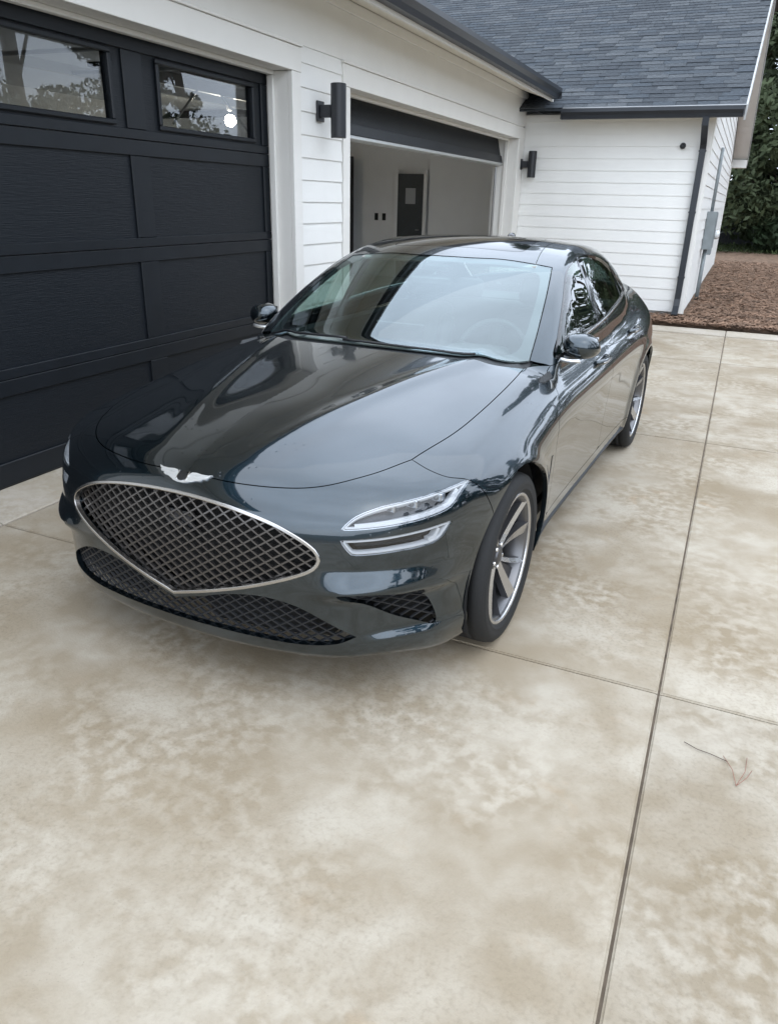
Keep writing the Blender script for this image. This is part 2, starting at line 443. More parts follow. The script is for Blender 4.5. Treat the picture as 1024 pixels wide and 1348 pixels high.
# ------------------------------------------------------------------ car materials
def car_paint():
    m=mat('car_paint',(.013,.026,.036),rough=.24,metal=.95,spec=.1,coat=1.0,coat_r=.012); b=m.node_tree.nodes['Principled BSDF']
    b.inputs['Coat IOR'].default_value=1.72
    c=N(m,'TexCoord'); v=N(m,'TexVoronoi',Scale=900.0); r=N(m,'MapRange'); r.inputs['To Min'].default_value=.75; r.inputs['To Max'].default_value=1.35
    x=N(m,'Mix',data_type='RGBA',blend_type='MULTIPLY'); x.inputs['Factor'].default_value=1; x.inputs[6].default_value=(.013,.026,.036,1)
    L(m,c.outputs['Object'],v.inputs['Vector']); L(m,v.outputs['Color'],r.inputs[0]); L(m,r.outputs[0],x.inputs[7]); L(m,x.outputs[2],b.inputs['Base Color'])
    # dried rain spots and dust film in the clear coat
    v2=N(m,'TexVoronoi',Scale=38.0); v2.inputs['Randomness'].default_value=1
    r2=N(m,'MapRange'); r2.inputs['From Min'].default_value=.05; r2.inputs['From Max'].default_value=.16; r2.inputs['To Min'].default_value=1; r2.inputs['To Max'].default_value=0
    n3=N(m,'TexNoise',Scale=2.3,Detail=3.0); r3=N(m,'MapRange'); r3.inputs['From Min'].default_value=.48; r3.inputs['From Max'].default_value=.62
    g=N(m,'Math',operation='MULTIPLY'); L(m,v2.outputs['Distance'],r2.inputs[0]); L(m,n3.outputs['Fac'],r3.inputs[0]); L(m,c.outputs['Object'],n3.inputs['Vector']); L(m,c.outputs['Object'],v2.inputs['Vector'])
    L(m,r2.outputs[0],g.inputs[0]); L(m,r3.outputs[0],g.inputs[1])
    bm_=N(m,'Bump'); bm_.inputs['Strength'].default_value=.16; bm_.inputs['Distance'].default_value=.002; L(m,g.outputs[0],bm_.inputs['Height']); L(m,bm_.outputs[0],b.inputs['Coat Normal'])
    n4=N(m,'TexNoise',Scale=5.0,Detail=8.0); r4=N(m,'MapRange'); r4.inputs['From Min'].default_value=.4; r4.inputs['From Max'].default_value=.75; r4.inputs['To Min'].default_value=.012; r4.inputs['To Max'].default_value=.07
    L(m,c.outputs['Object'],n4.inputs['Vector']); L(m,n4.outputs['Fac'],r4.inputs[0]); L(m,r4.outputs[0],b.inputs['Coat Roughness'])
    return m
PAINT=car_paint()
def glass_mat(name,tint,refl=(1,1,1),rough=0.0,ior=1.5):
    m=bpy.data.materials.new(name); m.use_nodes=True; t=m.node_tree; t.nodes.remove(t.nodes['Principled BSDF'])
    o=t.nodes['Material Output']; tr=N(m,'BsdfTransparent'); tr.inputs['Color'].default_value=(*tint,1); gl=N(m,'BsdfGlossy'); gl.inputs['Roughness'].default_value=rough; gl.inputs['Color'].default_value=(*refl,1)
    f=N(m,'Fresnel'); f.inputs['IOR'].default_value=ior; mxs=N(m,'MixShader'); mul=N(m,'Math',operation='MULTIPLY'); mul.use_clamp=True; mul.inputs[1].default_value=1.35
    geo=N(m,'NewGeometry'); io=N(m,'Mix'); io.data_type='FLOAT'; io.inputs[2].default_value=ior; io.inputs[3].default_value=1/ior; L(m,geo.outputs['Backfacing'],io.inputs[0]); L(m,io.outputs[0],f.inputs['IOR'])  # thin sheet: same reflectance from both sides
    L(m,f.outputs[0],mul.inputs[0]); L(m,mul.outputs[0],mxs.inputs[0]); L(m,tr.outputs[0],mxs.inputs[1]); L(m,gl.outputs[0],mxs.inputs[2]); L(m,mxs.outputs[0],o.inputs['Surface'])
    return m
GLASS=glass_mat('windshield_glass',(.66,.80,.77),ior=2.0,refl=(.87,.97,1.0))
DGLASS=glass_mat('side_glass',(.55,.68,.63),ior=1.5)
PGLASS=glass_mat('privacy_glass',(.30,.38,.37),ior=1.5)
LENS=glass_mat('lamp_lens',(.92,.94,.95),ior=1.5)
BLK=mat('black_plastic',(.012,.013,.015),rough=.45)
GBLK=mat('gloss_black',(.008,.009,.011),rough=.08,coat=.6)
FRIT=mat('frit_black',(.02,.022,.024),rough=.3)
CHROME=mat('satin_chrome',(.50,.485,.47),rough=.25,metal=1)
BCHROME=mat('bright_chrome',(.80,.80,.80),rough=.07,metal=1)
MESHM=mat('grille_metal',(.125,.117,.112),rough=.34,metal=.9)
RUB=mat('tyre_rubber',(.011,.0115,.012),rough=.75,bump=.15,bscale=220)
RIMS=mat('rim_silver',(.55,.55,.56),rough=.25,metal=.95)
BOWL=mat('lamp_bowl',(.03,.032,.036),rough=.25,metal=.9)
BADGE=mat('badge_chrome',(.85,.86,.86),rough=.3,metal=.85)
RIMB=mat('rim_barrel',(.16,.16,.165),rough=.35,metal=.9)
RIMD=mat('rim_dark',(.09,.09,.095),rough=.35,metal=.8)
DISC=mat('brake_steel',(.35,.34,.33),rough=.35,metal=1)
LEATH=mat('black_leather',(.03,.03,.032),rough=.5,bump=.2,bscale=300)
LEATH2=mat('dash_vinyl',(.028,.030,.032),rough=.6,bump=.2,bscale=400)
HLIN=mat('headliner_fabric',(.30,.29,.27),rough=.9)
DRL=mat('light_guide',(.46,.47,.49),rough=.25,spec=.6)
LAMPIN=mat('lamp_chrome',(.45,.47,.50),rough=.12,metal=1)
UNDER=mat('underbody_black',(.008,.008,.008),rough=.9)
RED=mat('tail_lamp_red',(.35,.012,.01),rough=.12,coat=.8)

# ------------------------------------------------------------------ the car
BY=-0.0383
car=empty('sedan_car',(0,0,0),BY,label='dark grey-green four-door sports sedan with a big mesh crest grille, parked on the driveway',cat='car')
FR=Chart('front'); SD=Chart('side'); TP=Chart('top'); RR_=Chart('rear'); FX=Chart('fxz')

FR=Chart('front'); SD=Chart('side'); TP=Chart('top'); RR_=Chart('rear'); FX=Chart('fxz')
mirc=lambda P:(P*[-1,1,1])[::-1]
def onsurf(ch,pts,off=0.): return ch.fwd(ch.inv(np.array(pts,float)),off)
def cat_(*a): return np.concatenate([p[:-1] for p in a[:-1]]+[a[-1]])

def sym(h): # open half outline centre..centre -> closed
    h=np.array(h); return np.concatenate([h,(h*[-1,1,1])[::-1][1:-1]])
def S3(l): return [(0.8,y,z) for y,z in l]
def T3(l): return [(x,y,1.) for x,y in l]
R_A=.372; ZC=.335
def arc(yc,a0,a1,n=26,r=R_A):
    t=np.linspace(math.radians(a0),math.radians(a1),n); y=yc+r*np.cos(t); z=ZC+r*np.sin(t); o=np.zeros(n)
    P,_=cast(np.stack([o+1.3,y,z],-1),np.stack([o-1,o,o],-1),0,.8,n=60); return P
def side(l,step=.02,**k): # (y,z) list in side elevation -> curve on the flank
    c=samp(S3(l),step,**k); o=np.zeros(len(c)); P,_=cast(np.stack([o+1.3,c[:,1],c[:,2]],-1),np.stack([o-1,o,o],-1),0,1.25,n=90); return P
def topc(l,step=.02,**k): return onsurf(TP,samp(T3(l),step,**k))
# ---- shared shut lines (left side)
HOODF=topc([(0,-.742),(.2,-.737),(.38,-.702),(.49,-.645),(.58,-.54),(.648,-.40)])
HOODS=topc([(.648,-.40),(.690,-.16),(.705,.10),(.706,.35),(.700,.52),(.690,.66)])
aS=132.6; aB=180+math.degrees(math.asin((ZC-.178)/R_A))
pS=arc(0,aS,aS+1,2)[0]
SEAM=cat_(HOODS[:1],onsurf(SD,samp([tuple(HOODS[0]),(.715,-.41,.785),(.775,-.395,.768),(.838,-.335,.752),(.868,-.290,.70),tuple(pS)],.015))); SEAM[0]=HOODS[0]
SEAM=np.concatenate([HOODS[:1],onsurf(SD,samp([tuple(HOODS[0]),(.715,-.41,.785),(.775,-.395,.768),(.838,-.335,.752),(.868,-.290,.70),tuple(pS)],.015))[1:]])
archFf=arc(0,aS,aB,20)
aE=math.degrees(math.asin((ZC-.30)/R_A))
archFb=arc(0,aS,-aE,44)
bot=samp([tuple(archFf[-1]),(.80,-.47,.178),(.72,-.60,.192),(.60,-.70,.205),(.45,-.76,.207),(.25,-.80,.207),(0,-.815,.207)],.025)
CREST=[(0,-.8,.700),(.12,-.8,.696),(.24,-.8,.684),(.36,-.8,.660),(.44,-.8,.628),(.495,-.8,.592),(.510,-.8,.562),(.495,-.8,.532),(.445,-.8,.504),(.365,-.8,.472),(.27,-.8,.438),(.14,-.8,.398),(0,-.8,.358)]
crest=onsurf(FX,sym(samp(CREST,.018)))
LOWER=[(0,-.8,.340),(.10,-.8,.368),(.21,-.8,.402),(.33,-.8,.418),(.44,-.8,.402),(.54,-.8,.350),(.615,-.8,.292)]
LOWER2=[(.615,-.8,.292),(.56,-.8,.268),(.46,-.8,.258),(.3,-.8,.260),(.15,-.8,.262),(0,-.8,.262)]
lower=onsurf(FX,sym(np.concatenate([samp(LOWER,.018)[:-1],samp(LOWER2,.018)])))
VENT=[(.575,0,.455),(.64,0,.462),(.71,0,.455),(.757,0,.434),(.783,0,.385),(.800,0,.292),(.758,0,.312),(.70,0,.352),(.635,0,.412)]
UPL=[(.565,0,.662),(.574,0,.676),(.598,0,.700),(.650,0,.722),(.700,0,.731),(.75,0,.738),(.800,0,.746),(.824,0,.749),(.827,0,.745),(.818,0,.700),(.812,0,.688),(.795,0,.680),(.75,0,.672),(.664,0,.664),(.575,0,.659)]
LOL=[(.567,0,.628),(.575,0,.630),(.668,0,.635),(.769,0,.643),(.815,0,.648),(.820,0,.645),(.806,0,.604),(.798,0,.594),(.780,0,.588),(.707,0,.585),(.615,0,.581),(.600,0,.584),(.580,0,.606)]
def lampcurve(pts,step=.012): return onsurf(FX,samp(pts,step,closed=True))
vent=lampcurve(VENT,.015); upl=lampcurve(UPL); lol=lampcurve(LOL)
half=cat_(HOODF,SEAM,archFf,bot)
fullb=np.concatenate([half[:-1],(half*[-1,1,1])[::-1][:-1]])
make_panel('front_bumper',FR,fullb,PAINT,car,holes=[crest,lower,vent,mirc(vent),upl,mirc(upl),lol,mirc(lol)],res=.015,thick=.022,both=False)
# ---- bonnet
HREAR=topc([(.690,.66),(.60,.575),(.45,.50),(.25,.455),(0,.44)])
bon=cat_(HOODF,HOODS,HREAR); bonf=np.concatenate([bon[:-1],(bon*[-1,1,1])[::-1][:-1]])
make_panel('bonnet',TP,bonf,PAINT,car,res=.018,both=False,thick=.02,gap=.0022)
# ---- glasshouse curves
WS=[(0,.505),(.20,.520),(.345,.55),(.46,.592),(.557,.648),(.64,.70),(.690,.745)]
WSE=[(.690,.745),(.672,.89),(.635,1.12),(.600,1.30),(.575,1.415)]
WST=[(.575,1.415),(.45,1.405),(.312,1.393),(.15,1.36),(0,1.352)]
wsb,wse,wst=topc(WS),topc(WSE),topc(WST)
ROOFS=topc([(.490,1.408),(.462,1.60),(.448,1.763),(.445,2.2),(.425,2.62)])
RGE=topc([(.425,2.62),(.48,2.85),(.535,3.10),(.575,3.38)])
TRE=topc([(.575,3.38),(.590,3.50),(.615,3.62),(.645,3.72)])
wsf=cat_(wsb,wse,wst); wsfull=np.concatenate([wsf[:-1],(wsf*[-1,1,1])[::-1][:-1]])
ws_=make_panel('windshield',TP,wsfull,GLASS,car,res=.04,both=False,thick=0,off=.002,gap=.004)[0]
def shrunk(P,ch,g):
    return inset(P,ch,g)
frin=topc([(0,.56),(.20,.575),(.345,.60),(.46,.64),(.55,.69),(.62,.76),(.625,.86),(.60,1.06),(.57,1.22),(.535,1.32),(.45,1.352),(.312,1.34),(.15,1.31),(0,1.30)],.03)
frinf=np.concatenate([frin[:-1],(frin*[-1,1,1])[::-1][:-1]])
make_panel('windshield_frit',TP,wsfull,FRIT,ws_,holes=[frinf],res=.03,both=False,thick=0,off=.007,gap=.003)
# cowl
cw=cat_(topc([(0,.42),(.25,.435),(.45,.48),(.60,.555),(.68,.64)]),topc([(.68,.64),(.69,.70),(.70,.76)]),topc([(.70,.76),(.55,.70),(.345,.60),(0,.56)]))
make_panel('cowl',TP,np.concatenate([cw[:-1],(cw*[-1,1,1])[::-1][:-1]]),BLK,car,res=.04,both=False,thick=.01,off=.014,gap=0)
# roof with glass front panel
rfr=topc([(0,1.352),(.15,1.36),(.312,1.393),(.45,1.405),(.490,1.408)])
rrr=topc([(.425,2.62),(.25,2.655),(0,2.665)])
rf=cat_(rfr,ROOFS,rrr); rff=np.concatenate([rf[:-1],(rf*[-1,1,1])[::-1][:-1]])
sun_=topc([(0,1.50),(.30,1.515),(.375,1.55),(.37,1.8),(.36,2.05),(.30,2.09),(0,2.09)]); sunf=np.concatenate([sun_[:-1],(sun_*[-1,1,1])[::-1][:-1]])
make_panel('roof',TP,rff,PAINT,car,holes=[sunf],res=.03,both=False,thick=.012)
make_panel('sunroof',TP,sunf,GBLK,car,res=.03,both=False,thick=.01,gap=.004)
# rear glass, boot lid
rg=cat_(rrr[::-1],RGE,topc([(.575,3.38),(.3,3.42),(0,3.43)])); make_panel('rear_window',TP,np.concatenate([rg[:-1],(rg*[-1,1,1])[::-1][:-1]]),DGLASS,car,res=.04,both=False,thick=0,gap=.004)
tl=cat_(topc([(0,3.43),(.3,3.42),(.575,3.38)]),TRE,topc([(.645,3.72),(.55,3.765),(.3,3.80),(0,3.81)])); make_panel('boot_lid',TP,np.concatenate([tl[:-1],(tl*[-1,1,1])[::-1][:-1]]),PAINT,car,res=.03,both=False)
# ---- flank
DTOP=side([(.78,.918),(1.0,.940),(1.5,.966),(2.1,1.000),(2.5,1.018),(2.72,1.025)])
DF1=side([(.78,.918),(.70,.875),(.645,.825),(.53,.73),(.505,.60),(.52,.45),(.56,.31)])
DF2=side([(1.70,.976),(1.672,.85),(1.655,.65),(1.66,.45),(1.675,.31)])
aR=141.
DF3=np.concatenate([side([(2.72,1.025),(2.66,.95),(2.61,.85),(2.575,.74),(2.55,.64)])[:-1],arc(2.835,aR,aR-1,2)[:1]])
archR1=arc(2.835,aR,180+aE,22)       # door part
archR2=arc(2.835,aR,48,30)           # quarter part, over the top
archR3=arc(2.835,48,-math.degrees(math.asin((ZC-.213)/R_A)),24) # rear bumper part
SILLT=side([(R_A*math.cos(math.radians(aE)),.30),(.56,.302),(1.675,.302),(2.835-R_A*math.cos(math.radians(aE)),.30)],.04,lin=True)
# fender
i0=len(SILLT); f1=SILLT[SILLT[:,1]<=.57]
cor=onsurf(SD,samp([tuple(HOODS[-1]),(.735,.72,.935),tuple(DF1[0])],.015))
fen=cat_(SEAM[::-1],HOODS,cor,DF1,f1[::-1],archFb[::-1])
make_panel('front_wing',SD,fen[:-1],PAINT,car,res=.02,thick=.02)
def cut_side(a,b,ya,yb): pass
dt1=DTOP[DTOP[:,1]<1.695]; dt2=DTOP[DTOP[:,1]>1.705]
s1=SILLT[(SILLT[:,1]>.57)&(SILLT[:,1]<1.665)]; s2=SILLT[SILLT[:,1]>1.685]
d1=np.concatenate([dt1,DF2,s1[::-1],DF1[::-1][:-1]])
d2=np.concatenate([dt2[:-1],DF3[:-1],archR1,s2[::-1],DF2[::-1][:-1]])
fd=make_panel('front_door',SD,d1,PAINT,car,res=.022,thick=.02)
rd=make_panel('rear_door',SD,d2,PAINT,car,res=.022,thick=.02)
# sill
sb=side([(.3535,.213),(1.5,.213),(2.4815,.213)],.04,lin=True)
sl=np.concatenate([SILLT,sb[::-1]]); make_panel('sill',SD,sl,PAINT,car,res=.03,thick=.02)
# pillars, roof rail and quarter
DLO=[(.83,.948),(1.0,1.052),(1.2,1.160),(1.42,1.262),(1.603,1.303),(1.8,1.319),(2.06,1.313),(2.30,1.285),(2.5,1.238),(2.72,1.165),(2.90,1.098),(2.955,1.070),(2.93,1.052),(2.80,1.045),(2.5,1.036),(2.196,1.024),(1.767,.998),(1.45,.983),(1.2,.972),(.97,.957)]
dlo=side(DLO,.02,closed=True)
QS=onsurf(SD,samp([tuple(TRE[-1]),(.74,3.60,.90),(.80,3.45,.80),(.85,3.25,.70),tuple(archR3[0])],.02))
QS[0]=TRE[-1]
wsc=onsurf(SD,samp([tuple(DF1[0]),(.745,.755,.945),tuple(wse[0])],.015))
wtop=wst[wst[:,0]>.495]
fr=np.concatenate([wsc[:-1],wse[:-1],wtop,ROOFS[:-1],RGE[:-1],TRE[:-1],QS[:-1],archR2[::-1][:-1],DF3[::-1][:-1],DTOP[::-1][:-1]])
make_panel('body_side',SD,fr,PAINT,car,holes=[dlo],res=.02,thick=.015)
# bumper at the rear
rt=samp([tuple(TRE[-1]),(.55,3.76,1.04),(.3,3.80,1.045),(0,3.81,1.05)],.03)
rb=samp([tuple(archR3[-1]),(.82,3.5,.213),(.6,3.70,.213),(0,3.75,.213)],.03)
rh=np.concatenate([rt[::-1][:-1],QS[:-1],archR3[:-1],rb]); rfull=np.concatenate([rh[:-1],(rh*[-1,1,1])[::-1][:-1]])
tu=onsurf(RR_,samp([(.40,3.82,.86),(.60,3.75,.87),(.72,3.6,.875),(.74,3.57,.84),(.60,3.75,.825),(.40,3.82,.825)],.02,closed=True))
tw=onsurf(RR_,samp([(.40,3.82,.80),(.60,3.75,.80),(.74,3.6,.81),(.76,3.57,.775),(.60,3.75,.765),(.40,3.82,.765)],.02,closed=True))
make_panel('rear_bumper',RR_,rfull,PAINT,car,holes=[tu,mirc(tu),tw,mirc(tw)],res=.03,thick=.02,both=False)
for c_ in (tu,tw): make_panel('tail_light',RR_,c_,RED,car,res=.03,thick=.01,gap=.001,off=.003)
# ---- side glass
def dpoly(l): return side(l,.02,closed=False,lin=True)
def clip_dlo(y0b,y0t,y1b,y1t):
    """part of the window opening between two leaning lines"""
    out=[]
    for p in dlo:
        t=np.clip((p[2]-1.0)/.3,0,1); a=y0b+(y0t-y0b)*t; b=y1b+(y1t-y1b)*t
        out.append((np.clip(p[1],a,b),p[2],p[1]<a or p[1]>b))
    return out
def glasspart(name,m,y0b,y0t,y1b,y1t,off,parents,thick=0):
    d=samp(S3(DLO),.012,closed=True)[:,1:]; l0=lambda z:y0b+(y0t-y0b)*(z-1.0)/.3; l1=lambda z:y1b+(y1t-y1b)*(z-1.0)/.3
    def clip(P,fn,keep):
        out=[];n=len(P)
        for i in range(n):
            a=P[i-1];b=P[i];fa=keep*(a[0]-fn(a[1]));fb=keep*(b[0]-fn(b[1]))
            if fa>=0: 
                out.append(a)
            if fa*fb<0: out.append(a+(b-a)*(fa/(fa-fb)))
        return np.array(out)
    P=clip(clip(d,l0,1),l1,-1)
    o=np.zeros(len(P)); Q,_=cast(np.stack([o+1.3,P[:,0],P[:,1]],-1),np.stack([o-1,o,o],-1),0,1.25,n=90)
    r=[]
    for k,sg in enumerate((1,-1)):
        pass
    return make_panel(name,SD,Q,m,car,res=.05,thick=thick,off=off,gap=.001)
glasspart('door_window',DGLASS,.5,.5,1.665,1.70,.007,None)
glasspart('pillar_trim',GBLK,1.665,1.70,1.735,1.80,.004,None,.01)
glasspart('door_window',PGLASS,1.735,1.80,2.62,2.58,.007,None)
glasspart('pillar_trim',GBLK,2.62,2.58,2.66,2.61,.004,None,.01)
glasspart('quarter_window',PGLASS,2.66,2.61,3.2,3.2,.007,None)
lowtrim=side([(2.72,1.165),(2.90,1.098),(2.955,1.072),(2.93,1.052),(2.80,1.045),(2.5,1.036),(2.196,1.024),(1.767,.998),(1.45,.983),(1.2,.972),(.97,.957),(.84,.946)],.02)
sweep_obj('window_trim',lowtrim,CHROME,car,[(-.005,-.006),(.005,-.006),(.006,.002),(0,.004),(-.006,.002)],both=True,ch=SD)
uptrim=side([(.86,.965),(1.0,1.052),(1.2,1.160),(1.42,1.262),(1.603,1.303),(1.8,1.319),(2.06,1.313),(2.30,1.285),(2.5,1.238),(2.72,1.165)],.02)
sweep_obj('window_seal',uptrim,GBLK,car,[(-.005,-.006),(.005,-.006),(.005,.002),(-.005,.002)],both=True,ch=SD)
# ------------------------------------------------------------------ nose: grilles, lamps, badge
def band(w,h,b=.002): return [(-w/2,-.012),(w/2,-.012),(w/2,h-b),(w/2-b,h),(-w/2+b,h),(-w/2,h-b)]
def lattice(name,outline,m,parent,w,h,bar,off,ox=0,oz=0,depth=.012,ch=FX,win=None,both=False,step=.03):
    """crossed bars laid on the body surface, clipped to the outline (x,z)"""
    O2=np.stack([outline[:,0],outline[:,2]],-1); sl=h/w; lo=O2.min(0);hi=O2.max(0)
    V=[];F=[]
    for sg in (1,-1):
        k=int((abs(hi[1])+sl*max(abs(lo[0]),abs(hi[0])))/h)+3
        for i in range(-k,k):
            xs=np.arange(lo[0]-.01,hi[0]+.01,.004); zs=oz+i*h+sg*sl*(xs-ox)
            Q=np.stack([xs,zs],-1); ins=pip(Q,O2); j=0
            while j<len(xs):
                if not ins[j]: j+=1; continue
                e=j
                while e+1<len(xs) and ins[e+1]: e+=1
                if e-j>=1:
                    idx=np.unique(np.concatenate([np.arange(j,e,max(1,int(step/.004))),[e]])); q=Q[idx]
                    a=q[0]-(q[-1]-q[0])/max(np.linalg.norm(q[-1]-q[0]),1e-6)*.012; b=q[-1]+(q[-1]-q[0])/max(np.linalg.norm(q[-1]-q[0]),1e-6)*.012
                    q=np.concatenate([[a],q,[b]]); P=ch.fwd(q,off); NR=grad(P)
                    v,f=sweep(P,NR,[(-bar/2,-depth),(bar/2,-depth),(bar*.30,0),(-bar*.30,0)]); s0=len(V); V+=v; F+=[tuple(t+s0 for t in x) for x in f]
                j=e+1
    out=[]
    for sg in ((1,-1) if both else (1,)):
        me=mesh(name,[(v[0]*sg,v[1],v[2]) for v in V],F if sg>0 else [f[::-1] for f in F]); out.append(link(name,me,m,parent))
    return out
gr=sweep_obj('crest_grille',crest,CHROME,car,band(.0115,.005),closed=True,ch=FX)[0]
lattice('grille_mesh',crest,MESHM,gr,.051,.0335,.0088,.018,oz=.005,depth=.008)
def backing(name,outline,ch,off,parent,both=False,grow=-.02,m=None):
    make_panel(name,ch,outline,m or UNDER,parent,res=.08,both=both,thick=0,off=off,gap=grow)
backing('grille_backing',crest,FX,.075,gr)
lg=lattice('lower_grille',lower,BLK,car,.050,.032,.0075,.018,oz=.003,depth=.007)[0]
backing('grille_backing',lower,FX,.042,lg,grow=-.03)
b=MB(); b.box(-.66,.66,-.60,-.40,.215,.50,.02); b.build('bumper_beam',UNDER,car)
vg=lattice('corner_vent',vent,BLK,car,.046,.032,.0075,.016,both=True,depth=.006)
for g_ in vg: pass
make_panel('vent_backing',FX,vent,UNDER,car,res=.06,thick=0,off=.065,gap=-.015)
# lamps: dark bowl, light guide along the lower and outer edge, projectors, clear cover
def lamp(curve,guide,low,nproj,zc):
    tw=[]
    bowl=make_panel('headlight',FX,curve,BOWL,car,res=.03,thick=0,off=.045,gap=-.004)
    wall=sweep_obj('housing',curve,LAMPIN,bowl[0],[(-.002,-.045),(.002,-.045),(.002,-.004),(-.002,-.004)],closed=True,ch=FX)
    mirror_mesh(wall[0]).parent=bowl[1]
    for dd_,ww_ in guide:
        g=inset(curve,FX,dd_); gd=sweep_obj('light_guide',g,DRL,bowl[0],[(-ww_/2,-.03),(ww_/2,-.03),(ww_/2,-.007),(ww_/2-.002,-.004),(-ww_/2+.002,-.004),(-ww_/2,-.007)],closed=True,ch=FX); mirror_mesh(gd[0]).parent=bowl[1]
    g=lampcurve_open(low); gd=sweep_obj('light_guide',g,DRL,bowl[0],[(-.006,-.03),(.006,-.03),(.006,-.006),(-.006,-.006)],ch=FX); mirror_mesh(gd[0]).parent=bowl[1]
    cv=make_panel('lens_cover',FX,curve,LENS,bowl[0],res=.03,thick=0,off=.001,gap=.001,both=False)[0]; mirror_mesh(cv).parent=bowl[1]
    for i in range(nproj):
        x=.665+i*.05; c=FX.fwd(np.array([[x,zc+(x-.66)*.10]]),.022)[0]; nn=grad(c[None])[0]
        b=MB(); b.box(c[0]-.019,c[0]+.019,c[1]-.004,c[1]+.03,c[2]-.014,c[2]+.014,.003); b.mi=0
        o=b.build('projector',LAMPIN,bowl[0]); 
        b=MB(); b.lathe([(c[1]-.012,.001),(c[1]-.010,.007),(c[1]-.004,.0105),(c[1]+.002,.011)],'y',16,c=(c[0],0,c[2])); o2=b.build('projector',GBLK,bowl[0])
        for q in (o,o2): mirror_mesh(q).parent=bowl[1]
    return bowl
def lampcurve_open(pts): return onsurf(FX,samp(pts,.012))
lamp(upl,[(.0065,.0075)],[(.60,0,.672),(.664,0,.677),(.75,0,.685),(.790,0,.693),(.806,0,.704),(.812,0,.735)],3,.708)
lamp(lol,[(.0065,.0085)],[(.798,0,.634),(.791,0,.606),(.780,0,.602)],0,.61)
# winged badge
bd=MB()
def badge_pts(P):
    Q=TP.fwd(np.array([(p[0],-.765-p[1]*.0) for p in P]))
    return Q
def surf_flat(P,h):  # badge coordinates (u sideways, v up the nose) onto the surface, raised by h
    c=FR.fwd(FR.inv(np.array([[0,-.78,.742]])))[0]; n=grad(c[None])[0]; tv=np.array([0,-n[2],n[1]])*-1; 
    if tv[2]<0: tv=-tv
    out=[]
    for u_,v_ in P:
        q=c+np.array([u_,0,0])+tv*v_; Q,_=cast([q+n*.1],[-n],0,.3,n=60); out.append(Q[0]+grad(Q)[0]*h)
    return out
def plate(mb,P,h0,h1):
    A=surf_flat(P,h0);B=surf_flat(P,h1); n=len(P); a=[mb.b.verts.new(v) for v in A]; b=[mb.b.verts.new(v) for v in B]
    for i in range(n): mb.b.faces.new((a[i],a[(i+1)%n],b[(i+1)%n],b[i]))
    mb.b.faces.new(b); mb.b.faces.new(a[::-1])
F_=[[(.020,.006),(.030,.016),(.046,.018),(.068,.0155),(.092,.0165),(.107,.021),(.101,.0125),(.080,.0085),(.052,.0085),(.032,.004)],
[(.021,-.001),(.034,.0025),(.054,.0070),(.080,.0070),(.096,.0085),(.091,.0010),(.070,-.0015),(.045,-.0035),(.024,-.009)],
[(.023,-.0105),(.045,-.005),(.068,-.0030),(.078,-.0035),(.072,-.0085),(.055,-.011),(.040,-.0155),(.018,-.018)],
[(.0,-.0185),(.014,-.0165),(.026,-.0185),(.038,-.0170),(.030,-.0215),(.012,-.0255),(.0,-.0255)]]
for sg in (1,-1):
    for W_ in F_: plate(bd,[(x*sg,y) for x,y in W_],-.002,.005)
    plate(bd,[(x*sg,y) for x,y in [(.019,.004),(.100,.0125),(.088,.004),(.072,-.004),(.040,-.017),(.0,-.0245),(.0,-.0165),(.018,-.009)]],-.002,.0028)
bo=bd.build('winged_badge',BADGE,car)
bd=MB(); plate(bd,[(.0175*math.cos(t)*1.0,-.003+.0175*math.sin(t)) for t in np.linspace(0,2*math.pi,22)[:-1]],-.001,.0075); bd.build('badge_shield',GBLK,bo)
bd=MB(); 
for k in range(2): plate(bd,[((-1)**k*(.020+.0)*1+x,y) for x,y in [(-.0015,-.016),(.0015,-.016),(.0015,.016),(-.0015,.016)]],-.001,.006)
bd.build('badge_rim',BCHROME,bo)['kind']='stuff'
